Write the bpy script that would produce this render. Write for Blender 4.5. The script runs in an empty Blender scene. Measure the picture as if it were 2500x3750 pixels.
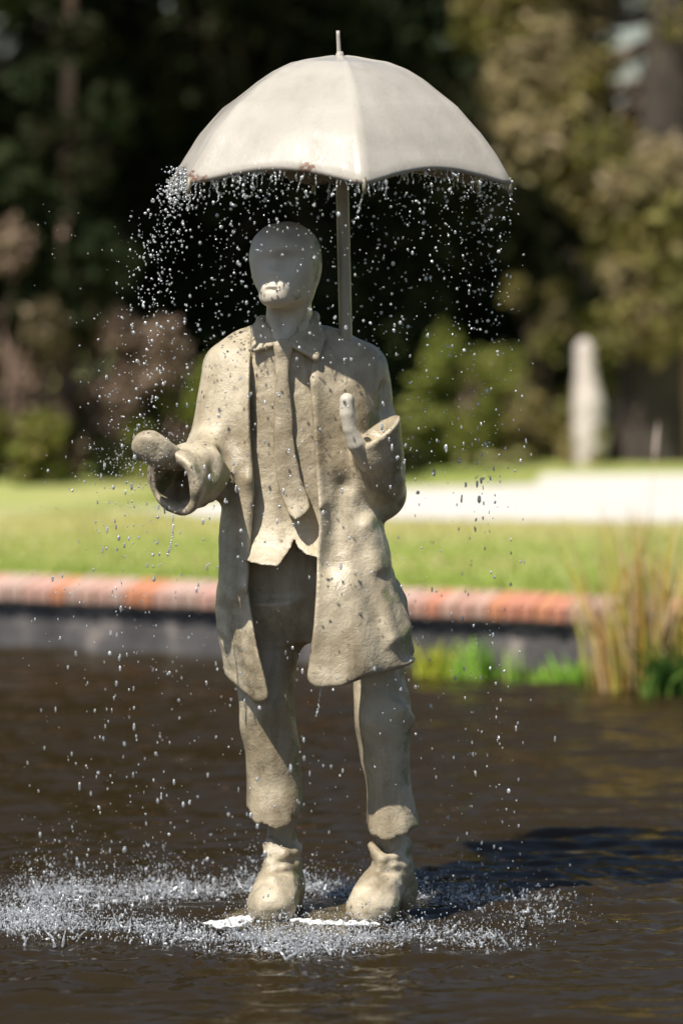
import bpy, math, random
import numpy as np
from mathutils import Vector, Matrix

# ------------------------------------------------------------------ camera, sky, sun, exposure
scene = bpy.context.scene
rng = np.random.default_rng(7)
random.seed(7)
W0, H0, FPX = 2500.0, 3750.0, 14000.0
HORIZON = 700.0
CAM = np.array([0.0, -10.0, 1.92])
PITCH = math.atan((H0 / 2 - HORIZON) / FPX)

cam_d = bpy.data.cameras.new("camera")
cam_o = bpy.data.objects.new("camera", cam_d)
scene.collection.objects.link(cam_o)
cam_o.location = CAM
cam_o.rotation_euler = (math.pi / 2 - PITCH, 0, 0)
cam_d.sensor_fit = 'VERTICAL'
cam_d.sensor_height = 36.0
cam_d.sensor_width = 24.0
cam_d.lens = FPX / H0 * 36.0
cam_d.clip_start = 0.1
cam_d.clip_end = 3000
cam_d.dof.use_dof = True
cam_d.dof.focus_distance = 9.9
cam_d.dof.aperture_fstop = 1.55
scene.camera = cam_o

SUN = Vector((-0.41, -0.51, 1.0)).normalized()
world = bpy.data.worlds.new("World")
scene.world = world
world.use_nodes = True
wn = world.node_tree
wn.nodes.clear()
sky = wn.nodes.new('ShaderNodeTexSky')
sky.sky_type = 'NISHITA'
sky.sun_disc = False
sky.sun_elevation = math.asin(SUN.z)
sky.sun_rotation = math.atan2(SUN.x, SUN.y)
bg = wn.nodes.new('ShaderNodeBackground')
bg.inputs['Strength'].default_value = 0.075
wo = wn.nodes.new('ShaderNodeOutputWorld')
wn.links.new(sky.outputs[0], bg.inputs[0])
wn.links.new(bg.outputs[0], wo.inputs[0])

sun_d = bpy.data.lights.new("sun", 'SUN')
sun_d.energy = 5.0
sun_d.angle = math.radians(0.53)
sun_d.color = (1.0, 0.95, 0.86)
sun_o = bpy.data.objects.new("sun", sun_d)
scene.collection.objects.link(sun_o)
sun_o.rotation_euler = SUN.to_track_quat('Z', 'Y').to_euler()
sun_o.location = (-4, -6, 10)

vs = scene.view_settings
vs.view_transform = 'Standard'
vs.look = 'None'
vs.exposure = 0.32
vs.gamma = 1.0
vs.use_curve_mapping = False
scene.cycles.use_denoising = True
scene.cycles.max_bounces = 10
scene.cycles.transparent_max_bounces = 8
scene.cycles.caustics_reflective = False
scene.cycles.caustics_refractive = False
scene.cycles.sample_clamp_indirect = 6.0

# ------------------------------------------------------------------ pixel -> place helpers
cp, sp_ = math.cos(PITCH), math.sin(PITCH)
def ray(U, V):
    a, b = (U - W0 / 2) / FPX, -(V - H0 / 2) / FPX
    return np.array([a, cp + b * sp_, -sp_ + b * cp])
def P(U, V, y=0.0):
    d = ray(U, V)
    return CAM + d * ((y - CAM[1]) / d[1])
def G(U, V, z=0.0):
    d = ray(U, V)
    return CAM + d * ((z - CAM[2]) / d[2])

# ------------------------------------------------------------------ scene helpers
col = scene.collection
def tag(o, label=None, cat=None, group=None, kind=None):
    if label: o['label'] = label
    if cat: o['category'] = cat
    if group: o['group'] = group
    if kind: o['kind'] = kind
    return o
def empty(name, loc):
    o = bpy.data.objects.new(name, None)
    o.empty_display_size = 0.1
    o.location = loc
    col.objects.link(o)
    return o
def mesh_np(name, verts, faces, smooth=True):
    """faces: (n,k) int array (all same k) or list of lists"""
    me = bpy.data.meshes.new(name)
    if isinstance(faces, np.ndarray):
        nv, nf, k = len(verts), len(faces), faces.shape[1]
        me.vertices.add(nv)
        me.vertices.foreach_set('co', np.asarray(verts, np.float32).ravel())
        me.loops.add(nf * k)
        me.loops.foreach_set('vertex_index', faces.astype(np.int32).ravel())
        me.polygons.add(nf)
        me.polygons.foreach_set('loop_start', np.arange(0, nf * k, k, dtype=np.int32))
        me.polygons.foreach_set('loop_total', np.full(nf, k, np.int32))
        me.update(calc_edges=True)
        me.validate()
    else:
        me.from_pydata([tuple(v) for v in verts], [], faces)
        me.update()
    me.polygons.foreach_set('use_smooth', np.full(len(me.polygons), smooth))
    return me
def obj(name, me, mat=None, parent=None, loc=None):
    o = bpy.data.objects.new(name, me)
    col.objects.link(o)
    if mat and not me.materials: me.materials.append(mat)
    if parent: o.parent = parent
    if loc is not None: o.location = loc
    return o
def add_color(me, cols):
    """per-face colour value stored on corners"""
    a = me.color_attributes.new('tint', 'FLOAT_COLOR', 'CORNER')
    k = len(me.loops) // len(me.polygons)
    a.data.foreach_set('color', np.repeat(np.asarray(cols, np.float32), k, axis=0).ravel())

# ------------------------------------------------------------------ materials
def mat_new(name):
    m = bpy.data.materials.new(name)
    m.use_nodes = True
    nt = m.node_tree
    b = nt.nodes['Principled BSDF']
    return m, nt, b
def N(nt, t, **kw):
    n = nt.nodes.new(t)
    for k, v in kw.items():
        if k.startswith('i_'): n.inputs[k[2:].replace('_', ' ')].default_value = v
        else: setattr(n, k, v)
    return n
def ramp(nt, fac, stops, interp='LINEAR'):
    r = nt.nodes.new('ShaderNodeValToRGB')
    r.color_ramp.interpolation = interp
    e = r.color_ramp.elements
    while len(e) < len(stops): e.new(0.5)
    for el, (p, c) in zip(e, stops):
        el.position = p
        el.color = tuple(c) + (1,) if len(c) == 3 else c
    nt.links.new(fac, r.inputs[0])
    return r
def noise(nt, vec, scale, detail=4, rough=0.55, dist=0.0):
    n = N(nt, 'ShaderNodeTexNoise')
    n.inputs['Scale'].default_value = scale
    n.inputs['Detail'].default_value = detail
    n.inputs['Roughness'].default_value = rough
    n.inputs['Distortion'].default_value = dist
    nt.links.new(vec, n.inputs['Vector'])
    return n
def mix(nt, fac, a, b, blend='MIX'):
    m = N(nt, 'ShaderNodeMix', data_type='RGBA', blend_type=blend)
    for s, v in ((m.inputs[0], fac), (m.inputs[6], a), (m.inputs[7], b)):
        if hasattr(v, 'is_linked') or hasattr(v, 'links'): nt.links.new(v, s)
        else: s.default_value = v if isinstance(v, (int, float)) else (tuple(v) + (1,))[:4]
    return m.outputs[2]
def bump(nt, height, strength, dist, prev=None):
    b = N(nt, 'ShaderNodeBump')
    b.inputs['Strength'].default_value = strength
    b.inputs['Distance'].default_value = dist
    nt.links.new(height, b.inputs['Height'])
    if prev: nt.links.new(prev, b.inputs['Normal'])
    return b.outputs[0]
def mapping(nt, vec, scale=(1, 1, 1), rot=(0, 0, 0)):
    m = N(nt, 'ShaderNodeMapping')
    m.inputs['Scale'].default_value = scale
    m.inputs['Rotation'].default_value = rot
    nt.links.new(vec, m.inputs['Vector'])
    return m.outputs[0]

def statue_mat(name, base, dark, wet=0.5, coarse=1.0, rust=False, moss=True, stain=0.9):
    m, nt, b = mat_new(name)
    tc = N(nt, 'ShaderNodeTexCoord').outputs['Object']
    n1 = noise(nt, tc, 5.5, 5, 0.6)
    n2 = noise(nt, mapping(nt, tc, (16, 16, 2.2)), 1.0, 4, 0.6)     # runs of water, down the surface
    c = ramp(nt, n1.outputs[0], [(0.3, dark), (0.62, base)]).outputs[0]
    st = ramp(nt, n2.outputs[0], [(0.48, (1, 1, 1)), (0.68, (0.60, 0.565, 0.51))]).outputs[0]
    c = mix(nt, 0.75 if coarse > 0.9 else 0.22, c, st, 'MULTIPLY')
    n6 = noise(nt, mapping(nt, tc, (1, 1, .6)), 3.6, 4, 0.6, 0.8)          # soaked areas
    c = mix(nt, stain, c, ramp(nt, n6.outputs[0], [(0.42, (0.55, 0.52, 0.47)), (0.56, (1, 1, 1))]).outputs[0], 'MULTIPLY')
    n4 = noise(nt, tc, 90, 3, 0.6)
    sp = ramp(nt, n4.outputs[0], [(0.25, (0.6, 0.54, 0.46)), (0.33, (1, 1, 1))]).outputs[0]
    c = mix(nt, 0.4, c, sp, 'MULTIPLY')
    if moss:
        n5 = noise(nt, tc, 14, 4, 0.6)
        geo = N(nt, 'ShaderNodeNewGeometry')
        sx = N(nt, 'ShaderNodeSeparateXYZ'); nt.links.new(geo.outputs['Normal'], sx.inputs[0])
        a = N(nt, 'ShaderNodeMath', operation='MULTIPLY_ADD'); a.inputs[1].default_value = 0.5; nt.links.new(sx.outputs[0], a.inputs[0]); nt.links.new(n5.outputs[0], a.inputs[2])
        f = ramp(nt, a.outputs[0], [(0.92, (0, 0, 0)), (1.08, (0.7, 0.7, 0.7))]).outputs[0]
        c = mix(nt, f, c, (0.17, 0.19, 0.07))
    if rust:
        # rust where the paint has flaked off along the hem of the canopy; 'rim' is 1 at the hem
        at = N(nt, 'ShaderNodeAttribute', attribute_name='rim')
        nr = noise(nt, tc, 9, 5, 0.65); nr2 = noise(nt, tc, 70, 4, 0.6)
        a = N(nt, 'ShaderNodeMath', operation='MULTIPLY'); nt.links.new(at.outputs['Fac'], a.inputs[0]); nt.links.new(nr.outputs[0], a.inputs[1])
        a2 = N(nt, 'ShaderNodeMath', operation='MULTIPLY_ADD'); a2.inputs[1].default_value = 0.25; nt.links.new(nr2.outputs[0], a2.inputs[0]); nt.links.new(a.outputs[0], a2.inputs[2])
        f = ramp(nt, a2.outputs[0], [(0.67, (0, 0, 0)), (0.72, (0.9, 0.9, 0.9))]).outputs[0]
        rc = ramp(nt, nr2.outputs[0], [(0.35, (0.03, 0.014, 0.012)), (0.65, (0.20, 0.085, 0.045))]).outputs[0]
        c = mix(nt, f, c, rc)
    nt.links.new(c, b.inputs['Base Color'])
    nw = noise(nt, tc, 3.2, 3, 0.5)
    r = ramp(nt, nw.outputs[0], [(0.38, (0.20,) * 3), (0.62, (0.55,) * 3)]).outputs[0]
    nt.links.new(r, b.inputs['Roughness'])
    b.inputs['Specular IOR Level'].default_value = wet
    v = N(nt, 'ShaderNodeTexVoronoi'); v.inputs['Scale'].default_value = 38
    nt.links.new(tc, v.inputs['Vector'])
    nb = bump(nt, noise(nt, tc, 26, 8, 0.64, 0.35).outputs[0], 0.38 * coarse, 0.016)
    nb = bump(nt, noise(nt, tc, 130, 4, 0.6).outputs[0], 0.40 * coarse, 0.003, nb)
    nt.links.new(nb, b.inputs['Normal'])
    return m

M = {}
M['coat'] = statue_mat('cast_coat', (0.57, 0.49, 0.355), (0.44, 0.37, 0.255), 0.5, 1.0)
M['skin'] = statue_mat('cast_head', (0.62, 0.56, 0.455), (0.52, 0.465, 0.375), 0.55, 0.3, stain=0.3)
M['canopy'] = statue_mat('cast_canopy', (0.445, 0.412, 0.358), (0.405, 0.372, 0.322), 0.3, 0.3, rust=True, moss=False, stain=0.12)
M['shaft'] = statue_mat('cast_shaft', (0.40, 0.35, 0.26), (0.30, 0.26, 0.19), 0.5, 0.25)
def plain(name, c, rough=0.6, var=0.25, scale=8, bmp=0.3, bscale=40, bdist=0.01):
    m, nt, b = mat_new(name)
    tc = N(nt, 'ShaderNodeTexCoord').outputs['Object']
    n = noise(nt, tc, scale, 5, 0.6)
    lo = tuple(x * (1 - var) for x in c); hi = tuple(min(1, x * (1 + var)) for x in c)
    nt.links.new(ramp(nt, n.outputs[0], [(0.3, lo), (0.7, hi)]).outputs[0], b.inputs['Base Color'])
    b.inputs['Roughness'].default_value = rough
    nt.links.new(bump(nt, noise(nt, tc, bscale, 5, 0.6).outputs[0], bmp, bdist), b.inputs['Normal'])
    return m

# ------------------------------------------------------------------ SDF sculpting (numpy + surface nets)
class Field:
    def __init__(s, lo, hi, h=0.005, big=0.25):
        s.lo, s.h = np.array(lo, float), h
        s.n = np.ceil((np.array(hi) - s.lo) / h).astype(int) + 1
        s.ax = [(s.lo[i] + np.arange(s.n[i]) * h).astype(np.float32) for i in range(3)]
        s.f = np.full(s.n, big, np.float32)
    def X(s): return s.ax[0][:, None, None]
    def Y(s): return s.ax[1][None, :, None]
    def Z(s): return s.ax[2][None, None, :]
    def box(s, lo, hi):
        sl = []
        for i in range(3):
            a = int(np.clip(math.floor((lo[i] - s.lo[i]) / s.h), 0, s.n[i] - 1))
            b = int(np.clip(math.ceil((hi[i] - s.lo[i]) / s.h) + 1, a + 1, s.n[i]))
            sl.append(slice(a, b))
        sl = tuple(sl)
        return sl, s.ax[0][sl[0]][:, None, None], s.ax[1][sl[1]][None, :, None], s.ax[2][sl[2]][None, None, :]
    def join(s, sl, d, k):
        a = s.f[sl]
        if k <= 0: s.f[sl] = np.minimum(a, d); return
        hh = np.clip(0.5 + 0.5 * (a - d) / k, 0, 1)
        s.f[sl] = a * (1 - hh) + d * hh - k * hh * (1 - hh)
    def cut(s, sl, d, k=0.004):      # remove where d<0
        a, b = s.f[sl], -d
        hh = np.clip(0.5 - 0.5 * (a - b) / k, 0, 1)
        s.f[sl] = a * (1 - hh) + b * hh + k * hh * (1 - hh)
    def cone(s, a, b, ra, rb, k=0.02, cut=False, m=0.06, flat=None):
        a, b = np.array(a, float), np.array(b, float)
        r = max(ra, rb) + m
        sl, x, y, z = s.box(np.minimum(a, b) - r, np.maximum(a, b) + r)
        ab = b - a; L = max(float(ab @ ab), 1e-9)
        t = np.clip(((x - a[0]) * ab[0] + (y - a[1]) * ab[1] + (z - a[2]) * ab[2]) / L, 0, 1)
        d = np.sqrt((x - a[0] - t * ab[0]) ** 2 + (y - a[1] - t * ab[1]) ** 2 + (z - a[2] - t * ab[2]) ** 2) - (ra + t * (rb - ra))
        (s.cut(sl, d, k) if cut else s.join(sl, d, k))
    def chain(s, pts, k=0.02):      # pts: list of (point, r)
        for (a, ra), (b, rb) in zip(pts[:-1], pts[1:]): s.cone(a, b, ra, rb, k)
    def ell(s, c, r, k=0.02, cut=False):
        c, r = np.array(c, float), np.array(r, float)
        sl, x, y, z = s.box(c - r - 0.06, c + r + 0.06)
        q = np.sqrt(((x - c[0]) / r[0]) ** 2 + ((y - c[1]) / r[1]) ** 2 + ((z - c[2]) / r[2]) ** 2)
        d = (q - 1) * r.min()
        (s.cut(sl, d, k) if cut else s.join(sl, d, k))
    def tri(s, a, b, c, th, k=0.01):
        a, b, c = (np.array(v, float) for v in (a, b, c))
        lo, hi = np.min([a, b, c], 0) - 0.05, np.max([a, b, c], 0) + 0.05
        sl, x, y, z = s.box(lo, hi)
        p = np.stack(np.broadcast_arrays(x, y, z), -1).astype(np.float32)
        n = np.cross(b - a, c - a)
        def seg(u, v):
            e = v - u; t = np.clip(((p - u) @ e) / (e @ e), 0, 1)
            return ((p - u - t[..., None] * e) ** 2).sum(-1)
        ins = (((p - a) @ np.cross(b - a, n)) < 0) & (((p - b) @ np.cross(c - b, n)) < 0) & (((p - c) @ np.cross(a - c, n)) < 0)
        d2 = np.where(ins, (((p - a) @ n) ** 2) / (n @ n), np.minimum(np.minimum(seg(a, b), seg(b, c)), seg(c, a)))
        s.join(sl, np.sqrt(d2) - th, k)
    def loft(s, rows, e=2.4, grow=0.0, yoff=0.0):
        """rows: (V, uL, uR, yfront, yback) from top to bottom; returns a distance-like field over the grid"""
        zz, xl, xr, yf, yb = [], [], [], [], []
        for V, uL, uR, f, b in rows:
            ym = (f + b) / 2
            pl, pr = P(uL, V, ym), P(uR, V, ym)
            zz.append(pl[2]); xl.append(pl[0]); xr.append(pr[0]); yf.append(f); yb.append(b)
        zz = np.array(zz)[::-1]
        def ip(v):
            v = np.array(v)[::-1]
            # smooth (cubic hermite) interpolation along z
            g = np.gradient(v, zz)
            z = s.ax[2]
            i = np.clip(np.searchsorted(zz, z) - 1, 0, len(zz) - 2)
            hz = zz[i + 1] - zz[i]; t = np.clip((z - zz[i]) / hz, 0, 1)
            return (((2*t**3-3*t**2+1)*v[i] + (t**3-2*t**2+t)*hz*g[i] + (-2*t**3+3*t**2)*v[i+1] + (t**3-t**2)*hz*g[i+1])).astype(np.float32)
        L, R, F, B = ip(xl), ip(xr), ip(yf), ip(yb)
        cx, rx, cy, ry = (L + R) / 2, (R - L) / 2 + grow, (F + B) / 2, (B - F) / 2 + grow
        q = (np.abs((s.X() - cx) / rx) ** e + np.abs((s.Y() + yoff - cy) / ry) ** e) ** (1 / e)
        d = (q - 1) * np.minimum(rx, ry)
        return np.maximum(d, np.maximum(s.Z() - zz[-1], zz[0] - s.Z())).astype(np.float32)
    def fnoise(s, scale, seed, n=14):
        r = np.random.default_rng(seed)
        out = np.zeros(s.n, np.float32)
        for _ in range(n):
            k = r.normal(size=3); k *= 2 * math.pi / scale * r.uniform(0.6, 1.5) / np.linalg.norm(k)
            ph = r.uniform(0, 6.28)
            ex = np.exp(1j * (k[0] * s.ax[0] + ph)).astype(np.complex64)[:, None, None]
            ey = np.exp(1j * k[1] * s.ax[1]).astype(np.complex64)[None, :, None]
            ez = np.exp(1j * k[2] * s.ax[2]).astype(np.complex64)[None, None, :]
            out += ((ex * ey) * ez).real
        return out / math.sqrt(n / 2)
    def mesh(s, name, origin=(0, 0, 0), smooth=2):
        f = s.f
        ins = f < 0
        nx, ny, nz = f.shape
        c0 = np.zeros((nx - 1, ny - 1, nz - 1), np.uint8)
        for i in (0, 1):
            for j in (0, 1):
                for k in (0, 1):
                    c0 += ins[i:nx - 1 + i, j:ny - 1 + j, k:nz - 1 + k]
        act = np.argwhere((c0 > 0) & (c0 < 8))
        idx = np.full(c0.shape, -1, np.int64)
        idx[act[:, 0], act[:, 1], act[:, 2]] = np.arange(len(act))
        acc = np.zeros((len(act), 3)); cnt = np.zeros(len(act))
        cor = [(i, j, k) for i in (0, 1) for j in (0, 1) for k in (0, 1)]
        for a in cor:
            for ax in range(3):
                if a[ax]: continue
                b = list(a); b[ax] = 1
                fa = f[act[:, 0] + a[0], act[:, 1] + a[1], act[:, 2] + a[2]]
                fb = f[act[:, 0] + b[0], act[:, 1] + b[1], act[:, 2] + b[2]]
                m = (fa < 0) != (fb < 0)
                t = np.where(m, fa / np.where(m, fa - fb, 1), 0)
                p = np.tile(np.array(a, float), (len(act), 1)); p[:, ax] = t
                acc += p * m[:, None]; cnt += m
        v = (act + acc / cnt[:, None]) * s.h + s.lo - np.array(origin)
        faces = []
        for ax in range(3):
            o1, o2 = [(1, 2), (2, 0), (0, 1)][ax]
            sh = [slice(None)] * 3; sh2 = [slice(None)] * 3
            sh[ax] = slice(0, -1); sh2[ax] = slice(1, None)
            A, B = ins[tuple(sh)], ins[tuple(sh2)]
            e = np.argwhere(A != B)
            ok = (e[:, o1] > 0) & (e[:, o2] > 0) & (e[:, o1] < f.shape[o1] - 1) & (e[:, o2] < f.shape[o2] - 1)
            e = e[ok]
            def cell(d1, d2):
                q = e.copy(); q[:, o1] -= d1; q[:, o2] -= d2
                return idx[q[:, 0], q[:, 1], q[:, 2]]
            q = np.stack([cell(1, 1), cell(0, 1), cell(0, 0), cell(1, 0)], 1)
            flip = ~A[e[:, 0], e[:, 1], e[:, 2]]
            q[flip] = q[flip][:, ::-1]
            faces.append(q)
        F = np.concatenate(faces)
        F = F[(F >= 0).all(1)]
        for _ in range(smooth):
            acc = np.zeros_like(v); cnt = np.zeros(len(v))
            for i in range(4):
                for j in (1, 3):
                    np.add.at(acc, F[:, i], v[F[:, (i + j) % 4]]); np.add.at(cnt, F[:, i], 1)
            v = v * 0.5 + 0.5 * acc / np.maximum(cnt, 1)[:, None]
        return mesh_np(name, v, F)

# ================================================================== SETTING
LAWN_Z = 0.285
# pool edge line (front face of the wall at the water), from two pixels at the water line
wa, wb = G(0, 2368), G(2500, 2478)
wdir = (wb - wa) / np.linalg.norm(wb - wa)
wnor = np.array([-wdir[1], wdir[0], 0.0])          # pointing away from the pool
def wallpt(s, off=0.0, z=0.0):
    q = wa + wdir * s + wnor * off
    return np.array([q[0], q[1], z])

# --- water
def axis(lo, hi, dlo, dhi, step, grow=1.22):
    a = list(np.arange(dlo, dhi + 1e-6, step))
    st, x = step, dhi
    while x < hi: st *= grow; x += st; a.append(x)
    st, x = step, dlo
    pre = []
    while x > lo: st *= grow; x -= st; pre.append(x)
    return np.array(pre[::-1] + a)
wx = axis(-40, 40, -1.9, 1.9, 0.016)
wy = axis(-16, 30, -2.2, 6.4, 0.0115)
X, Y = np.meshgrid(wx, wy, indexing='ij')
Zw = np.zeros_like(X)
r2 = np.random.default_rng(3)
def waves(n, l0, l1, slope, spread):
    out = 0
    for i in range(n):
        lam = r2.uniform(l0, l1); ang = r2.normal(math.pi / 2 + 0.1, spread); k = 2 * math.pi / lam
        env = np.clip(0.5 + 0.7 * np.sin(X * r2.uniform(-5, 5) + Y * r2.uniform(.8, 5) + r2.uniform(0, 6.28)), 0, None)
        out = out + env * slope / k * np.sin(k * (math.cos(ang) * X + math.sin(ang) * Y) + r2.uniform(0, 6.28))
    return out
Zw = waves(28, 0.09, 0.20, 0.075, 0.15) + waves(20, 0.055, 0.09, 0.05, 0.25) + waves(12, 0.25, 0.6, 0.035, 0.3)
C0 = P(1150, 3385, 0.0); C0[2] = 0.0
fade = np.exp(-((X / 3.5) ** 4)) * np.exp(-(((Y - 2) / 7.0) ** 4))
Zw *= fade
for i in range(90):            # rings from falling drops
    a = r2.uniform(0, 6.283); rr = r2.normal(0.62, 0.16)
    cx, cy = C0[0] - 0.08 + rr * math.cos(a) * 1.15, C0[1] + rr * math.sin(a)
    d = np.hypot(X - cx, Y - cy)
    R0 = r2.uniform(0.02, 0.16)
    Zw += 0.0035 * np.exp(-((d - R0) / 0.03) ** 2) * np.cos((d - R0) * 2 * math.pi / 0.04)
d = np.hypot((X - C0[0] + .08) / 1.1, Y - C0[1])
Zw += 0.0022 * np.sin(d * 2 * math.pi / 0.085) * np.exp(-((d - 0.85) / 0.45) ** 2)
nx_, ny_ = X.shape
ii = np.arange(nx_ * ny_).reshape(nx_, ny_)
Fw = np.stack([ii[:-1, :-1], ii[1:, :-1], ii[1:, 1:], ii[:-1, 1:]], -1).reshape(-1, 4)
m, nt, b = mat_new('pond_water')
tc = N(nt, 'ShaderNodeTexCoord').outputs['Object']
b.inputs['Base Color'].default_value = (0.024, 0.0165, 0.0068, 1)
b.inputs['Roughness'].default_value = 0.025
b.inputs['IOR'].default_value = 1.33
nb = bump(nt, noise(nt, mapping(nt, tc, (6, 24, 1)), 1.0, 3, 0.5).outputs[0], 0.22, 0.02)
nb = bump(nt, noise(nt, mapping(nt, tc, (26, 70, 1)), 1.0, 3, 0.5).outputs[0], 0.18, 0.006, nb)
nt.links.new(nb, b.inputs['Normal'])
M['water'] = m
o = obj('water', mesh_np('water', np.stack([X, Y, Zw], -1).reshape(-1, 3), Fw), m)
tag(o, 'dark brown rippled pond water', 'water', kind='structure')

# --- lawn sheet behind the wall, reaching the horizon
m, nt, b = mat_new('lawn')
tc = N(nt, 'ShaderNodeTexCoord').outputs['Object']
n1 = noise(nt, mapping(nt, tc, (0.35, 1.0, 1)), 0.9, 4, 0.6)
c = ramp(nt, n1.outputs[0], [(0.36, (0.25, 0.36, 0.055)), (0.5, (0.38, 0.43, 0.11)), (0.62, (0.54, 0.48, 0.21))]).outputs[0]
sy = N(nt, 'ShaderNodeSeparateXYZ'); nt.links.new(tc, sy.inputs[0])
ny = noise(nt, mapping(nt, tc, (0.5, 0.9, 1)), 1.1, 3, 0.6)
mr = N(nt, 'ShaderNodeMath', operation='MULTIPLY_ADD'); mr.inputs[1].default_value = 0.05; mr.inputs[2].default_value = 0.0; nt.links.new(sy.outputs[1], mr.inputs[0])
md = N(nt, 'ShaderNodeMath', operation='MULTIPLY_ADD'); md.inputs[1].default_value = 0.12; nt.links.new(ny.outputs[0], md.inputs[0]); nt.links.new(mr.outputs[0], md.inputs[2])
fb = ramp(nt, md.outputs[0], [(0.425, (0, 0, 0)), (0.47, (0.75,) * 3), (0.54, (0.75,) * 3), (0.585, (0, 0, 0))]).outputs[0]     # dry strip
c = mix(nt, fb, c, (0.56, 0.49, 0.22))
n2 = noise(nt, tc, 60, 3, 0.6)
c = mix(nt, 0.6, c, ramp(nt, n2.outputs[0], [(0.3, (0.55, 0.6, 0.5)), (0.7, (1, 1, 1))]).outputs[0], 'MULTIPLY')
nt.links.new(c, b.inputs['Base Color'])
b.inputs['Roughness'].default_value = 0.8
nt.links.new(bump(nt, n2.outputs[0], 0.5, 0.03), b.inputs['Normal'])
M['lawn'] = m
s0, s1 = -60, 60
v = [wallpt(s0, 0.22, LAWN_Z), wallpt(s1, 0.22, LAWN_Z), wallpt(s1, 900, LAWN_Z), wallpt(s0, 900, LAWN_Z)]
vv, ff = [], []
offs = [0.22, 1, 3, 8, 20, 60, 200, 1200]
ss = np.linspace(-60, 60, 41)
for q in offs:
    k = 1 + q / 40
    for s in ss: vv.append(wallpt(s * k, q, LAWN_Z))
ns = len(ss)
for i in range(len(offs) - 1):
    for j in range(ns - 1): ff.append([i * ns + j, i * ns + j + 1, (i + 1) * ns + j + 1, (i + 1) * ns + j])
o = obj('lawn', mesh_np('lawn', vv, np.array(ff)), M['lawn'])
tag(o, 'mown green and straw coloured lawn behind the pond edge', 'lawn', kind='structure')

# --- pale path
lo_e = [(-500, 1868), (350, 1868), (560, 1872), (700, 1888), (800, 1894), (1100, 1898), (1450, 1901), (2000, 1908), (2500, 1912), (3400, 1918)]
up_e = [(-500, 1867), (350, 1866), (560, 1862), (700, 1850), (800, 1838), (1100, 1808), (1450, 1790), (1960, 1774), (1985, 1738), (3400, 1728)]
vv, ff = [], []
for (a, b_) in zip(lo_e, up_e):
    vv += [G(a[0], a[1], LAWN_Z + 0.005), G(b_[0], b_[1], LAWN_Z + 0.005)]
for i in range(len(lo_e) - 1): ff.append([2 * i, 2 * i + 2, 2 * i + 3, 2 * i + 1])
M['path'] = plain('pale_gravel', (0.66, 0.61, 0.555), 0.9, 0.08, 3, 0.4, 90, 0.01)
tag(obj('path', mesh_np('path', vv, np.array(ff), False), M['path']), 'pale gravel path curving across the lawn', 'path', kind='structure')

# --- lawn grass blades (nobody could count them)
def blades(n, area, hmin, hmax, w, zbase, seed, lean=0.5):
    r = np.random.default_rng(seed)
    p = area(r, n)
    a = r.uniform(0, 6.283, n); h = r.uniform(hmin, hmax, n)
    dx, dy = np.cos(a) * w / 2, np.sin(a) * w / 2
    lx, ly = r.normal(0, lean, n) * h, r.normal(0, lean, n) * h
    V = np.zeros((n, 3, 3))
    V[:, 0] = np.stack([p[:, 0] - dx, p[:, 1] - dy, np.full(n, zbase)], 1)
    V[:, 1] = np.stack([p[:, 0] + dx, p[:, 1] + dy, np.full(n, zbase)], 1)
    V[:, 2] = np.stack([p[:, 0] + lx, p[:, 1] + ly, zbase + h], 1)
    return V.reshape(-1, 3), np.arange(n * 3).reshape(n, 3)
def tint_mat(name, rough=0.6, transl=0.0):
    m, nt, b = mat_new(name)
    at = N(nt, 'ShaderNodeAttribute', attribute_name='tint')
    nt.links.new(at.outputs['Color'], b.inputs['Base Color'])
    b.inputs['Roughness'].default_value = rough
    b.inputs['Specular IOR Level'].default_value = 0.12
    if transl:
        tr = N(nt, 'ShaderNodeBsdfTranslucent'); nt.links.new(at.outputs['Color'], tr.inputs[0])
        mx = N(nt, 'ShaderNodeMixShader'); mx.inputs[0].default_value = transl
        nt.links.new(b.outputs[0], mx.inputs[1]); nt.links.new(tr.outputs[0], mx.inputs[2])
        nt.links.new(mx.outputs[0], nt.nodes['Material Output'].inputs[0])
    return m
M['leaf'] = tint_mat('leaf', 0.75, 0.2)
def lawn_area(r, n):
    s = r.uniform(-1.2, 4.2, n); q = 0.26 + r.uniform(0, 1, n) ** 1.4 * 6.3
    p = wa[None] + np.outer(s, wdir) + np.outer(q, wnor)
    return p
V_, F_ = blades(36000, lawn_area, 0.012, 0.035, 0.012, LAWN_Z, 11)
# keep blades off the path
cen = V_.reshape(-1, 3, 3)[:, 0]
lo_w = np.array([G(*q, LAWN_Z) for q in lo_e]); up_w = np.array([G(*q, LAWN_Z) for q in up_e])
on = (cen[:, 1] > np.interp(cen[:, 0], lo_w[:, 0], lo_w[:, 1]) - 0.02) & (cen[:, 1] < np.interp(cen[:, 0], up_w[:, 0], up_w[:, 1]) + 0.02)
F_ = F_[~on]
me = mesh_np('grass', V_, F_, False)
t = np.random.default_rng(5).uniform(0, 1, (len(F_), 1))
yb_ = V_[F_[:, 0], 1][:, None]
t = np.clip(t * .5 + .6 * np.exp(-((yb_ - 8.8) / 1.0) ** 2), 0, 1)
cc = (1 - t) * np.array([[0.25, 0.37, 0.055]]) + t * np.array([[0.54, 0.48, 0.19]])
add_color(me, np.hstack([cc, np.ones((len(F_), 1))]))
tag(obj('grass', me, M['leaf']), 'short lawn grass behind the brick edge', 'grass', kind='stuff')

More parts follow.
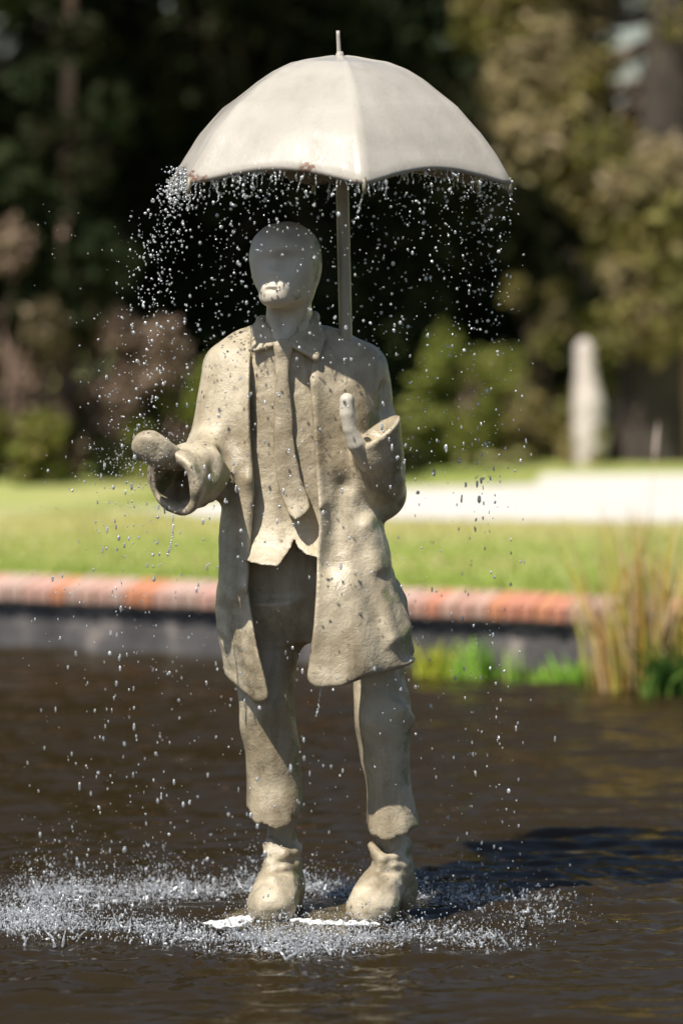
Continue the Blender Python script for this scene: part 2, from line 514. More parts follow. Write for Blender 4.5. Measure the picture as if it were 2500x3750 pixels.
# --- pond wall with brick coping
wall = empty('pond_wall', tuple(wallpt(2.0)))
tag(wall, 'grey pond wall with a coping of red bricks on edge', 'wall')
base_w = np.array(wall.location)
def boxmesh(name, x0, x1, y0, y1, z0, z1, bevel=0.0):
    """box in the wall's own axes: x along the wall, y away from the pond"""
    v = np.array([[x, y, z] for z in (z0, z1) for y in (y0, y1) for x in (x0, x1)])
    f = np.array([[0, 2, 3, 1], [4, 5, 7, 6], [0, 1, 5, 4], [2, 6, 7, 3], [0, 4, 6, 2], [1, 3, 7, 5]])
    me = mesh_np(name, v, f, False)
    if bevel:
        import bmesh
        bm = bmesh.new(); bm.from_mesh(me)
        bmesh.ops.bevel(bm, geom=bm.edges[:], offset=bevel, segments=1, affect='EDGES')
        bm.to_mesh(me); bm.free()
    return me
wrot = math.atan2(wdir[1], wdir[0])
m, nt, b = mat_new('wall_render')
tc = N(nt, 'ShaderNodeTexCoord').outputs['Object']
n1 = noise(nt, mapping(nt, tc, (6, 1, 3)), 1.0, 5, 0.6)
c = ramp(nt, n1.outputs[0], [(0.35, (0.05, 0.047, 0.048)), (0.56, (0.105, 0.098, 0.098)), (0.72, (0.34, 0.29, 0.26))]).outputs[0]  # palest blotches painted in for light thrown up by the rippling water
nt.links.new(c, b.inputs['Base Color']); b.inputs['Roughness'].default_value = 0.7
nt.links.new(bump(nt, noise(nt, tc, 30, 5).outputs[0], 0.4, 0.02), b.inputs['Normal'])
M['wall'] = m
o = obj('wall_face', boxmesh('wall_face', -8, 8, 0.02, 0.24, -0.4, 0.200), M['wall'], wall)
o.rotation_euler[2] = wrot
o = obj('mortar_bed', boxmesh('mortar_bed', -8, 8, -0.012, 0.235, 0.190, 0.236), plain('mortar', (0.38, 0.34, 0.30), 0.9), wall)
o.rotation_euler[2] = wrot
bm_cols = [(0.56, 0.24, 0.15), (0.52, 0.30, 0.23), (0.56, 0.35, 0.27), (0.60, 0.26, 0.14), (0.55, 0.33, 0.26), (0.54, 0.37, 0.30), (0.57, 0.34, 0.27)]
bmats = [plain('brick_%d' % i, c, 0.8, 0.22, 16, 0.4, 60, 0.006) for i, c in enumerate(bm_cols)]
bmesh_v = [boxmesh('brick_mesh', -0.029, 0.029, 0.0, 0.23, 0, 0.062, 0.004) for _ in bm_cols]
for me, mt in zip(bmesh_v, bmats): me.materials.append(mt)
pitchb = 0.066
tilt = math.radians(8)
for i in range(-58, 59):
    o = bpy.data.objects.new('brick', bmesh_v[random.randrange(len(bmesh_v))])
    col.objects.link(o); o.parent = wall
    s = i * pitchb + random.uniform(-.001, .001)
    off = -0.03 + random.uniform(-.004, .004)
    o.location = (math.cos(wrot) * s - math.sin(wrot) * off, math.sin(wrot) * s + math.cos(wrot) * off, 0.200 + random.uniform(-.002, .003))
    o.rotation_euler = (tilt, random.uniform(-.01, .01), wrot + random.uniform(-.012, .012))
# ================================================================== STATUE
base = P(1150, 3375, 0.0); base[2] = 0.0
statue = empty('statue', tuple(base))
tag(statue, 'tan statue of a man in an open coat holding a pale umbrella', 'statue')
FOOT = 0.018
def part(name, F, mat, sm=2, parent=statue):
    return obj(name, F.mesh(name, base, sm), mat, parent)

# ---- head
HF = -0.078
def PH(u, v, y): return P(u, v, y + HF)
F = Field(P(880, 1300, 0.12) - [0, .44, 0], P(1230, 790, 0.12) + [0, .02, 0], 0.0036)
F.ell(PH(1041, 950, 0.0), (0.0830, 0.098, 0.088), 0.02)
F.ell(PH(1048, 915, 0.015), (0.076, 0.088, 0.058), 0.05)
F.ell(PH(1028, 1030, -0.038), (0.058, 0.068, 0.066), 0.05)
F.ell(PH(1003, 1090, -0.094), (0.034, 0.033, 0.023), 0.035)     # chin
F.ell(PH(1085, 1020, 0.015), (0.050, 0.065, 0.066), 0.05)       # jaw
F.cone(PH(1018, 940, -0.080), PH(1013, 986, -0.094), 0.006, 0.011, 0.03)   # nose
F.ell(PH(1000, 1052, -0.108), (0.024, 0.010, 0.0075), 0.014)   # lips
F.ell(PH(1003, 1070, -0.108), (0.023, 0.010, 0.0075), 0.010)
F.cone(PH(977, 1061, -0.118), PH(1026, 1060, -0.116), 0.0030, 0.0030, 0.005, cut=True)
F.ell(PH(980, 955, -0.112), (0.022, 0.020, 0.014), 0.03, cut=True)
F.ell(PH(1054, 955, -0.112), (0.022, 0.020, 0.014), 0.03, cut=True)
F.chain([(PH(1058, 1040, 0.025), 0.056), (P(1060, 1160, -0.015), 0.054), (P(1058, 1275, -0.005), 0.072)], 0.025)
F.cone(P(1105, 1125, -0.070), P(1032, 1265, -0.080), 0.011, 0.011, 0.022)   # neck tendons
F.cone(P(992, 1135, -0.078), P(1024, 1265, -0.080), 0.011, 0.011, 0.022)
F.f += 0.0007 * F.fnoise(0.06, 2)
part('head', F, M['skin'], 3)

# ---- trousers
F = Field([P(840, 2000, 0)[0] - .02, -0.2, P(0, 3090, 0)[2]], [P(1570, 2000, 0)[0], 0.2, P(0, 1900, 0)[2]], 0.005)
legL = F.loft([(2200, 870, 1130, -0.067, .10), (2330, 868, 1100, -0.020, .10), (2450, 868, 1083, -0.040, .09), (2560, 868, 1072, -0.080, .085), (2650, 884, 1084, -0.072, .085),
               (2750, 899, 1095, -0.064, .09), (2850, 904, 1105, -0.062, .09), (2950, 899, 1113, -0.070, .09), (3040, 898, 1118, -0.078, .095)], 2.3)
legR = F.loft([(2200, 1180, 1450, -0.067, .10), (2330, 1235, 1478, -0.067, .10), (2470, 1296, 1482, -0.062, .10), (2550, 1300, 1503, -0.077, .09), (2650, 1303, 1506, -0.082, .085),
               (2750, 1313, 1500, -0.072, .085), (2850, 1333, 1500, -0.067, .085), (2950, 1344, 1518, -0.072, .09), (3080, 1343, 1552, -0.082, .10)], 2.3)
hip = F.loft([(1920, 860, 1400, -0.062, .12), (2100, 850, 1430, -0.062, .12), (2250, 860, 1450, -0.045, .115), (2345, 870, 1470, -0.022, .11)], 2.6)
F.f = np.minimum(legL, legR)
F.join((slice(None),) * 3, hip, 0.03)
# hems: cut along an uneven line, front and back
def hem(u_v, y): 
    p = np.array([P(u, v, y) for u, v in u_v]); return p[:, 0], p[:, 2]
hx, hz = hem([(860, 2975), (900, 2985), (930, 3005), (985, 3030), (1040, 3020), (1100, 3005), (1120, 2990), (1200, 2990), (1300, 3030), (1345, 3048), (1385, 3075), (1440, 3068), (1500, 3050), (1548, 3032), (1600, 3030)], -0.1)
hemz = np.interp(F.ax[0], hx, hz).astype(np.float32)[:, None, None] + 0.05 * np.clip(F.Y() + 0.05, 0, 1)
F.f = np.maximum(F.f, hemz + 0.006 * F.fnoise(0.05, 14) - F.Z())
# folds
wob = np.sin((F.Z() * 38 + F.X() * 30 - F.Y() * 14)) * np.exp(-((F.Z() - 0.55) / 0.2) ** 2)
F.f += 0.0010 * wob + 0.0022 * F.fnoise(0.17, 4) + 0.0005 * F.fnoise(0.045, 5)
# knee crease on the right leg, hollow cuffs
F.cone(P(1430, 2515, -.085), P(1520, 2585, -.03), 0.008, 0.012, 0.03, cut=True)
F.cone(P(1470, 2600, -.06), P(1500, 2640, -.03), 0.012, 0.012, 0.03)
F.cone(P(1088, 2540, -.03), P(1096, 2620, -.02), 0.012, 0.012, 0.03, cut=True)
F.cone(P(1005, 3060, 0), P(1005, 2950, 0), 0.058, 0.045, 0.01, cut=True)
F.cone(P(1443, 3110, 0), P(1440, 2990, 0), 0.055, 0.045, 0.01, cut=True)
part('trousers', F, M['coat'])

# ---- boots
def boot(u0, pts, extra):
    F = Field(P(u0[0], 3400, 0.13) - [0, .34, 0.0], P(u0[1], 2960, 0.13) + [0, 0.02, 0], 0.0042)
    F.chain([(P(u, v, y), r) for u, v, y, r in pts[0]], 0.02)
    F.chain([(P(u, v, y), r) for u, v, y, r in pts[1]], 0.03)
    for e in extra:
        if e[0] == 'c': F.chain([(P(u, v, y), r) for u, v, y, r in e[1]], 0.012)
        elif e[0] == 'e': F.ell(P(*e[1]), e[2], 0.025)
        elif e[0] == 't': F.tri(P(*e[1]), P(*e[2]), P(*e[3]), e[4], 0.012)
        elif e[0] == 'x': F.cone(P(*e[1]), P(*e[2]), e[3], e[3], 0.012, cut=True)
    F.f += 0.0012 * F.fnoise(0.07, 8) + 0.0006 * F.fnoise(0.03, 9)
    F.f = np.maximum(F.f, FOOT - F.Z())
    return F
F = boot((860, 1160), ([(1030, 2960, .01, .040), (1032, 3080, .01, .038), (1036, 3170, .015, .045), (1045, 3250, .03, .05), (1052, 3330, .06, .044)],
                       [(1030, 3200, -.01, .05), (1008, 3265, -.06, .054), (998, 3318, -.10, .056)]),
         [('e', (995, 3312, -.10), (.060, .062, .05)), ('c', [(972, 3095, -.005, .010), (985, 3125, -.04, .013), (1030, 3140, -.05, .014), (1075, 3120, -.03, .011), (1092, 3100, .01, .010)]),
          ('t', (985, 3080, -.03), (1045, 3120, -.05), (1000, 3165, -.05), .011), ('c', [(985, 3165, -.05, .010), (1040, 3175, -.055, .012), (1085, 3165, -.03, .010)]),
          ('c', [(950, 3250, -.09, .006), (990, 3228, -.095, .006), (1045, 3232, -.085, .006), (1085, 3250, -.05, .006)]),
          ('x', (1000, 3195, -.085), (1065, 3200, -.07), .006)])
part('boot', F, M['coat'])
F = boot((1240, 1590), ([(1440, 2990, .01, .040), (1440, 3090, .01, .039), (1446, 3180, .015, .047), (1452, 3260, .03, .051), (1455, 3330, .06, .045)],
                        [(1420, 3205, -.01, .05), (1385, 3270, -.06, .055), (1362, 3325, -.10, .057)]),
         [('e', (1362, 3315, -.10), (.062, .064, .052)), ('c', [(1358, 3098, -.02, .010), (1378, 3125, -.04, .012), (1400, 3150, -.06, .013), (1445, 3135, -.05, .012), (1492, 3090, .01, .011)]),
          ('t', (1358, 3095, -.02), (1398, 3145, -.06), (1400, 3185, -.05), .010), ('c', [(1395, 3175, -.06, .012), (1440, 3170, -.055, .011), (1485, 3160, -.02, .010)]),
          ('c', [(1320, 3255, -.09, .006), (1370, 3222, -.095, .006), (1430, 3230, -.085, .006), (1470, 3260, -.05, .006)]),
          ('x', (1395, 3198, -.085), (1460, 3200, -.07), .006)])
part('boot', F, M['coat'])

# ---- shirt with collar
F = Field([P(840, 1800, 0)[0], -0.23, P(0, 2110, -.1)[2]], [P(1330, 1800, 0)[0], 0.12, P(0, 1120, 0)[2]], 0.0042)
F.f = F.loft([(1215, 960, 1150, -.055, .05), (1260, 920, 1200, -.08, .08), (1330, 880, 1260, -.085, .10), (1450, 860, 1290, -.093, .11), (1600, 860, 1300, -.104, .11), (1750, 860, 1300, -.113, .11),
              (1850, 860, 1300, -.112, .11), (1930, 860, 1300, -.124, .11), (2000, 850, 1300, -.155, .11), (2050, 845, 1300, -.192, .11), (2085, 845, 1300, -.225, .11)], 2.5)
hx, hz = hem([(840, 2050), (900, 2058), (928, 2064), (970, 2070), (1015, 2073), (1042, 2046), (1066, 2012), (1076, 1975), (1086, 2006), (1120, 2028), (1165, 2042), (1330, 2050)], -0.17)
hemz = np.interp(F.ax[0], hx, hz).astype(np.float32)[:, None, None]
F.f = np.maximum(F.f, hemz - F.Z())
F.f += 0.0016 * F.fnoise(0.10, 21) + 0.0005 * F.fnoise(0.03, 22)
F.cone(P(1066, 1880, -.13), P(1077, 2000, -.15), 0.004, 0.006, 0.006, cut=True)
# collar wings and stand
F.chain([(P(1065, 1165, .085), .012), (P(960, 1175, .05), .012), (P(938, 1205, -.01), .012), (P(935, 1255, -.055), .010)], 0.015)
F.chain([(P(1065, 1165, .085), .012), (P(1150, 1160, .05), .012), (P(1152, 1200, -.01), .012), (P(1120, 1255, -.07), .010)], 0.015)
F.tri(P(948, 1165, -.01), P(926, 1284, -.088), P(1020, 1256, -.095), .007, 0.012)
F.tri(P(1148, 1165, -.01), P(1156, 1310, -.105), P(1056, 1258, -.1), .007, 0.012)
F.tri(P(1148, 1165, -.01), P(1185, 1235, -.05), P(1156, 1310, -.105), .008, 0.012)
part('shirt', F, M['coat'])

# ---- tie
F = Field(P(960, 1930, -.09) - [0, .14, 0], P(1180, 1230, -.09) + [0, .05, 0], 0.0034)
tz = []
for V, l, r, y in [(1268, 1012, 1062, -.100), (1300, 1014, 1056, -.102), (1400, 1013, 1053, -.109), (1500, 1009, 1064, -.115), (1600, 1006, 1071, -.121), (1680, 1008, 1082, -.126), (1760, 1020, 1100, -.131), (1820, 1036, 1122, -.139), (1860, 1050, 1131, -.152), (1885, 1064, 1112, -.165), (1903, 1083, 1087, -.175)]:
    a, b_ = P(l - 5, V, y), P(r + 5, V, y); tz.append((a[2], a[0], b_[0], y))
tz = np.array(tz)[::-1]
L, R, Yc = (np.interp(F.ax[2], tz[:, 0], tz[:, i]).astype(np.float32) for i in (1, 2, 3))
qx = np.abs(F.X() - (L + R) / 2) - (R - L) / 2 + 0.004
crown = 0.006 * np.clip(np.abs(F.X() - (L + R) / 2) / np.maximum((R - L) / 2, 1e-4), 0, 1) ** 2
qy = np.abs(F.Y() - Yc - crown) - 0.004
qz = np.maximum(F.Z() - tz[-1, 0], tz[0, 0] - F.Z())
ax_ = np.maximum(qx, 0); ay = np.maximum(qy, 0)
F.f = (np.maximum(np.sqrt(ax_ ** 2 + ay ** 2) + np.minimum(np.maximum(qx, qy), 0) - 0.004, qz)).astype(np.float32)
F.ell(P(1037, 1272, -.100), (0.022, 0.016, 0.024), 0.012)
F.f += 0.0008 * F.fnoise(0.05, 31)
part('tie', F, M['coat'])

# ---- coat
F = Field([P(540, 1800, 0)[0], -0.36, P(0, 2640, 0)[2]], [P(1560, 1800, 0)[0], 0.2, P(0, 1160, 0)[2]], 0.0048)
rows = [(1225, 960, 1170, -.035, .09), (1260, 880, 1260, -.07, .11), (1300, 825, 1345, -.085, .12), (1350, 800, 1378, -.102, .125), (1450, 790, 1385, -.122, .135), (1600, 796, 1378, -.14, .135), (1750, 808, 1380, -.15, .135),
        (1900, 815, 1395, -.15, .135), (2000, 805, 1415, -.155, .14), (2100, 795, 1448, -.163, .145), (2200, 789, 1482, -.172, .15), (2300, 794, 1506, -.182, .15),
        (2400, 806, 1526, -.19, .15), (2470, 822, 1533, -.195, .15), (2540, 845, 1535, -.20, .15), (2620, 880, 1535, -.2, .15)]
low = 1 / (1 + np.exp((F.Z() - 1.0) * 11))
def warp(x): return np.clip((x + 0.135) / 0.07, 0, 1) ** 2 * (3 - 2 * np.clip((x + 0.135) / 0.07, 0, 1))
fwd = (0.047 * warp(F.X()) * low * np.clip(-F.Y() / 0.1, 0, 1)).astype(np.float32)      # the right front hangs further forward
outer = F.loft(rows, 2.08, yoff=fwd)
th_t = np.sin(np.arctan2(F.Y(), F.X() - 0.01) * 7 + F.Z() * 2.5 + 1.0)
disp = 0.0050 * th_t * low + 0.0026 * F.fnoise(0.22, 41, 12) + 0.0006 * F.fnoise(0.05, 42, 12)
def fold(u0, v0, u1, v1, w, amp):
    a, b_ = P(u0, v0, -.16), P(u1, v1, -.16)
    e = np.array([b_[0] - a[0], b_[2] - a[2]]); L2 = e @ e
    x, z = F.X()[:, 0, :], F.Z()[0]
    t = np.clip(((x - a[0]) * e[0] + (z - a[2]) * e[1]) / L2, 0, 1)
    d2 = (x - a[0] - t * e[0]) ** 2 + (z - a[2] - t * e[1]) ** 2
    return (-amp * np.exp(-d2 / w ** 2))[:, None, :] * (F.Y() < 0)
disp = disp + fold(908, 1340, 905, 1760, .018, .011) + fold(905, 1760, 895, 2150, .022, .014) + fold(900, 2150, 965, 2540, .02, .008) + fold(1150, 1400, 1172, 1850, .014, .009) + fold(1172, 1850, 1140, 2440, .016, .008) + fold(1350, 1930, 1450, 2330, .028, .020) + fold(1245, 1790, 1215, 2060, .032, -.024) + fold(1400, 2120, 1500, 2400, .022, -.014) + fold(1200, 2200, 1170, 2460, .03, .006) + fold(1300, 2150, 1330, 2420, .035, .008) + fold(860, 1700, 855, 2200, .022, .008) + fold(815, 2250, 870, 2520, .02, -.006) + fold(1215, 1400, 1225, 1640, .025, -.006)
outer = outer + disp.astype(np.float32)
F.f = outer.copy()
ALL = (slice(None),) * 3
# shoulders
F.chain([(P(1090, 1235, .04), .05), (P(1230, 1292, .03), .052), (P(1320, 1345, .02), .056)], 0.04)
F.chain([(P(1010, 1235, .04), .05), (P(900, 1290, .03), .052), (P(835, 1345, .02), .056)], 0.04)
# hollow inside so that only a thick cloth remains
inner = outer + 0.028
F.cut(ALL, np.where(F.Z() < P(0, 1340, 0)[2], inner, 1.0).astype(np.float32), 0.006)
# front opening
def edge(pts, y):
    p = np.array([P(u, v, yy) for u, v, yy in pts])[::-1]
    return np.interp(F.ax[2], p[:, 2], p[:, 0]).astype(np.float32)
EL = [(935, 1195, .0), (922, 1250, -.075), (916, 1330, -.12), (914, 1420, -.143), (913, 1500, -.152), (917, 1620, -.158), (926, 1720, -.160), (930, 1800, -.160), (922, 1920, -.162), (914, 2050, -.168), (908, 2160, -.176), (918, 2240, -.182), (943, 2380, -.19), (970, 2480, -.196), (986, 2560, -.2), (990, 2640, -.2)]
ER = [(1160, 1195, .0), (1158, 1260, -.06), (1142, 1330, -.11), (1134, 1390, -.135), (1140, 1500, -.152), (1149, 1620, -.158), (1158, 1740, -.160), (1166, 1850, -.16), (1168, 1930, -.162), (1161, 2040, -.168), (1156, 2180, -.178), (1147, 2300, -.186), (1134, 2400, -.192), (1125, 2470, -.196), (1122, 2640, -.2)]
def lowz(z): return 1 / (1 + math.exp((z - 1.0) * 11))
ER = [(u, v, y - 0.04 * lowz(P(u, v, y)[2]) * float(warp(np.array(P(u, v, y)[0])))) for u, v, y in ER]
xl, xr = edge(EL, 0), edge(ER, 0)
op = np.maximum(np.maximum(xl - F.X(), F.X() - xr), F.Y() - 0.02)     # <0 in the opening
F.cut(ALL, op.astype(np.float32), 0.006)
# hems, front and (higher) at the back
hx, hz = hem([(700, 2470), (800, 2490), (842, 2522), (905, 2556), (934, 2583), (962, 2580), (986, 2560), (1060, 2560), (1118, 2470), (1130, 2490), (1160, 2507), (1250, 2500), (1330, 2472), (1430, 2456), (1500, 2440), (1545, 2425), (1600, 2420)], -0.15)
hemz = np.interp(F.ax[0], hx, hz).astype(np.float32)[:, None, None]
zb = P(0, 2335, 0.1)[2]
sb = np.clip((F.Y() - 0.0) / 0.05, 0, 1)
hz3 = hemz * (1 - sb) + np.maximum(zb, hemz) * sb
F.cut(ALL, (F.Z() - hz3).astype(np.float32), 0.014)
# sleeve reaching out (viewer's left)
lo_, hi_ = F.lo, F.lo + (F.n - 1) * F.h
def sub(): 
    q = Field(F.lo, F.lo, F.h); q.n = F.n.copy(); q.ax = F.ax; q.f = np.full(F.n, .25, np.float32); return q
A = sub()
A.chain([(P(838, 1345, .01), .056), (P(820, 1480, .0), .058), (P(806, 1600, -.01), .064), (P(786, 1700, -.05), .074), (P(705, 1742, -.17), .074), (P(632, 1772, -.29), .074), (P(600, 1788, -.34), .076)], 0.05)
a0, a1 = P(705, 1742, -.17), P(628, 1776, -.285)
dirA = (a1 - a0) / np.linalg.norm(a1 - a0)
dirC = dirA + np.array([-0.35, 0, -0.25]); dirC /= np.linalg.norm(dirC)
A.cut(ALL, (-((F.X() - a1[0]) * dirC[0] + (F.Y() - a1[1]) * dirC[1] + (F.Z() - a1[2]) * dirC[2])).astype(np.float32), 0.008)
A.cone(P(655, 1830, -.26), P(634, 1872, -.285), .030, .012, 0.02)
A.cone(a1 + dirA * 0.1 + [.0, 0, -.006], a1 - dirA * 0.14 + [.0, 0, -.004], 0.066, 0.045, 0.01, cut=True)
for u0, v0, y0, u1, v1, y1 in [(748, 1660, -.14, 738, 1840, -.13), (780, 1680, -.10, 772, 1830, -.09), (700, 1670, -.2, 705, 1850, -.2)]:
    A.cone(P(u0, v0, y0 - .035), P(u1, v1, y1 - .06), 0.005, 0.008, 0.03, cut=True)
A.f += (0.0022 * F.fnoise(0.09, 61, 8) * np.clip((P(0, 1560, 0)[2] - F.Z()) / .08, 0, 1)).astype(np.float32)
F.join(ALL, A.f, 0.04)
F.cone(P(834, 1610, -.12), P(836, 1660, -.14), 0.008, 0.012, 0.04, cut=True)
F.cone(P(822, 1680, -.13), P(818, 1800, -.12), 0.008, 0.012, 0.03, cut=True)
# bent sleeve (viewer's right)
F.chain([(P(1325, 1340, .01), .056), (P(1345, 1440, .02), .054), (P(1368, 1560, .03), .056), (P(1385, 1700, .015), .062), (P(1391, 1805, -.03), .066)], 0.035)
A = sub()
fa0, fa1 = P(1391, 1808, -.03), P(1380, 1540, -.19)
A.chain([(fa0, .066), (P(1389, 1735, -.09), .066), (P(1384, 1650, -.14), .063), (fa1, .061)], 0.018)
nC = np.array([-0.62, -0.22, 0.76]); nC /= np.linalg.norm(nC)
cc_ = P(1380, 1575, -.165)
A.cut(ALL, (-((F.X() - cc_[0]) * nC[0] + (F.Y() - cc_[1]) * nC[1] + (F.Z() - cc_[2]) * nC[2])).astype(np.float32), 0.008)
ax_f = (fa1 - P(1389, 1735, -.09)); ax_f /= np.linalg.norm(ax_f)
A.cone(fa1 + ax_f * 0.08 + [-.004, 0, 0], fa1 - ax_f * 0.03 + [-.004, 0, 0], 0.049, 0.034, 0.016, cut=True)
A.cone(P(1458, 1620, -.12), P(1472, 1700, -.10), 0.008, 0.008, 0.04, cut=True)
F.join(ALL, A.f, 0.016)
F.cone(P(1318, 1720, -.17), P(1330, 1850, -.14), 0.006, 0.010, 0.025, cut=True)
F.cone(P(1405, 1420, -.03), P(1412, 1490, -.04), 0.008, 0.010, 0.03, cut=True)
del A
coat = part('coat', F, M['coat'])

# ---- hands (a blunt mitten and a raised thumb)
F = Field(P(450, 1780, -.22) - [0, .22, 0], P(720, 1520, -.22), 0.0036)
F.chain([(P(655, 1688, -.25), .026), (P(618, 1672, -.285), .031), (P(575, 1650, -.32), .038), (P(543, 1634, -.335), .0405)], 0.012)
nH = np.array([-0.12, -0.90, -0.30]); nH /= np.linalg.norm(nH)
cH = P(545, 1640, -.335) + nH * 0.024
F.cut((slice(None),) * 3, (-((F.X() - cH[0]) * nH[0] + (F.Y() - cH[1]) * nH[1] + (F.Z() - cH[2]) * nH[2])).astype(np.float32), 0.012)
F.f += 0.001 * F.fnoise(0.05, 51)
part('hand', F, M['coat'])
F = Field(P(1200, 1760, -.1) - [0, .2, 0], P(1420, 1400, -.1) + [0, .04, 0], 0.0036)
F.chain([(P(1270, 1466, -.215), .0195), (P(1271, 1515, -.214), .0205), (P(1280, 1570, -.211), .0185), (P(1303, 1625, -.200), .023), (P(1350, 1690, -.150), .030)], 0.003)
part('thumb', F, M['skin'])

# ---- umbrella
ax_top, ax_bot = P(1243, 205, 0.0), P(1268, 1250, 0.0)
def cyl_np(a, b, ra, rb, n=20, rings=10, cap=True):
    a, b = np.array(a, float), np.array(b, float)
    d = (b - a) / np.linalg.norm(b - a)
    u = np.cross(d, [0, 0, 1.0]) if abs(d[2]) < .9 else np.cross(d, [1.0, 0, 0]); u /= np.linalg.norm(u); w = np.cross(d, u)
    th = np.arange(n) / n * 2 * math.pi
    v = []
    for i in range(rings + 1):
        t = i / rings
        c = a + (b - a) * t; r = ra + (rb - ra) * t
        v.append(c + r * (np.cos(th)[:, None] * u + np.sin(th)[:, None] * w))
    v = np.concatenate(v)
    f = []
    for i in range(rings):
        for j in range(n): f.append([i * n + j, i * n + (j + 1) % n, (i + 1) * n + (j + 1) % n, (i + 1) * n + j])
    f = [q for q in f]
    if cap: f.append(list(range(n))[::-1]); f.append([rings * n + j for j in range(n)])
    return v, f
v, f = cyl_np(ax_bot - [0, 0, .06], ax_top - [0, 0, 0.02], 0.0172, 0.0168, 24, 12)
obj('umbrella_shaft', mesh_np('umbrella_shaft', v - base, f), M['shaft'], statue)
v1, f1 = cyl_np(ax_bot + [0, 0, -.004], ax_bot + [0, 0, .003], 0.0192, 0.0186, 24, 1)
obj('shaft_collar', mesh_np('shaft_collar', v1 - base, f1), M['shaft'], statue)
NT, NA = 44, 144
Rmax = 660 / 1400 * 1.0
PH0 = math.radians(-82)
H = (665 - 205) / 1400.0
tp = np.array([0, .012, .055, .12, .21, .41, .63, .82, .96, 1.0]); rp = np.array([0, .10, .287, .40, .51, .70, .845, .94, .99, 1.0])
top = ax_top.copy()
cr_c = P(1236, 665, 0.0)
rs = np.random.default_rng(12)
lump = [(rs.normal(size=3) * 2 * math.pi / rs.uniform(.12, .4), rs.uniform(0, 6.28)) for _ in range(14)]
def lumpy(p): return sum(np.sin(p @ k + ph) for k, ph in lump) / 4
def canopy_pt(s, th, inset):
    """s 0..1 apex to hem"""
    ph = (th - PH0) / (math.pi / 3); frac = ph - math.floor(ph); c = abs(frac - 0.5) * 2     # 1 at a rib, 0 mid panel
    end = 1.0 - 0.125 * (1 - c ** 1.9)              # scalloped hem
    r01 = s * np.interp(end, tp, rp)
    t = np.interp(r01, rp, tp)
    hexr = math.cos(math.pi / 6) / math.cos((frac - 0.5) * math.pi / 3)
    w = 0.95 * (0.35 + 0.65 * s)
    rr = Rmax * r01 * (hexr * w + (1 - w) * 0.97)
    rr *= 1 + 0.006 * max(0, c - 0.86) / 0.14
    ctr = top * (1 - t) + cr_c * t
    p = np.array([ctr[0] + rr * math.cos(th), ctr[1] + rr * math.sin(th), ctr[2]])
    p[2] += 0.0035 * max(0, (c - 0.9) / .1) * (1 if s > .03 else 0)
    n = np.array([math.cos(th) * t, math.sin(th) * t, 1 - t * 0.8]); n /= np.linalg.norm(n)
    p = p + n * (0.0018 * lumpy(p) - inset)
    return p, n, c
vv, rimv = [], []
prof = [(i / NT, 0.0, (i / NT) ** 14) for i in range(NT + 1)]
for i, (s, ins_, rm) in enumerate(prof):
    for j in range(NA):
        th = 2 * math.pi * j / NA
        p, n, c = canopy_pt(s, th, 0.0)
        if s > 0.93:      # hem thickens and rolls out a little
            p += np.array([math.cos(th), math.sin(th), 0]) * 0.007 * ((s - 0.93) / 0.07) ** 2
        vv.append(p); rimv.append(max(0, (s - 0.86) / 0.14))
# rolled hem ring then inner skin back to the shaft
for (dz, dr) in [(-0.009, 0.0035), (-0.013, -0.004), (-0.010, -0.013)]:
    for j in range(NA):
        th = 2 * math.pi * j / NA
        p, n, c = canopy_pt(1.0, th, 0.0)
        p = p + np.array([math.cos(th) * (dr + .004), math.sin(th) * (dr + .004), dz]); vv.append(p); rimv.append(1.0)
for i in range(NT, 1, -2):
    for j in range(NA):
        th = 2 * math.pi * j / NA
        p, n, c = canopy_pt(i / NT * 0.985, th, 0.012); vv.append(p); rimv.append(0.5)
vv = np.array(vv)
rows_n = len(vv) // NA
ii = np.arange(rows_n * NA).reshape(rows_n, NA)
Fc = np.stack([ii[:-1], ii[1:], np.roll(ii, -1, 1)[1:], np.roll(ii, -1, 1)[:-1]], -1).reshape(-1, 4)
me = mesh_np('umbrella_canopy', vv - base, Fc)
if len(me.vertices) == len(rimv):
    at = me.attributes.new('rim', 'FLOAT', 'POINT'); at.data.foreach_set('value', np.array(rimv, np.float32))
canopy = obj('umbrella_canopy', me, M['canopy'], statue)
v, f = cyl_np(top - [0, 0, .02], P(1237, 112, 0), 0.0062, 0.0048, 14, 6)
obj('finial', mesh_np('finial', v - base, f), M['canopy'], canopy)
v, f = cyl_np(top + [0, 0, -.014], top + [0.001, 0, .012], 0.017, 0.0075, 16, 3)
obj('finial_collar', mesh_np('finial_collar', v - base, f), M['canopy'], canopy)
tips = []
for k in range(6):
    th = PH0 + k * math.pi / 3 + 1e-4
    p, n, c = canopy_pt(1.0, th, 0.0)
    o_ = np.array([math.cos(th), math.sin(th), 0])
    a = p + o_ * -0.002 + np.array([0, 0, .006]); b_ = p + o_ * 0.004 + np.array([0, 0, -.034])
    tips.append(b_)
    v, f = cyl_np(a, b_, 0.0055, 0.0048, 12, 2)
    obj('rib_tip', mesh_np('rib_tip', v - base, f), M['shaft'], canopy)
    # rib under the canopy
    pts = [canopy_pt(s, th, 0.016)[0] for s in np.linspace(0.06, 0.97, 14)]
    vs_, fs_ = [], []
    for q in range(len(pts) - 1):
        v, f = cyl_np(pts[q], pts[q + 1], .005, .005, 8, 1)
        fs_ += [[i + len(vs_) for i in ff_] for ff_ in f]; vs_ += list(v)
    obj('rib', mesh_np('rib', np.array(vs_) - base, fs_), M['shaft'], canopy)

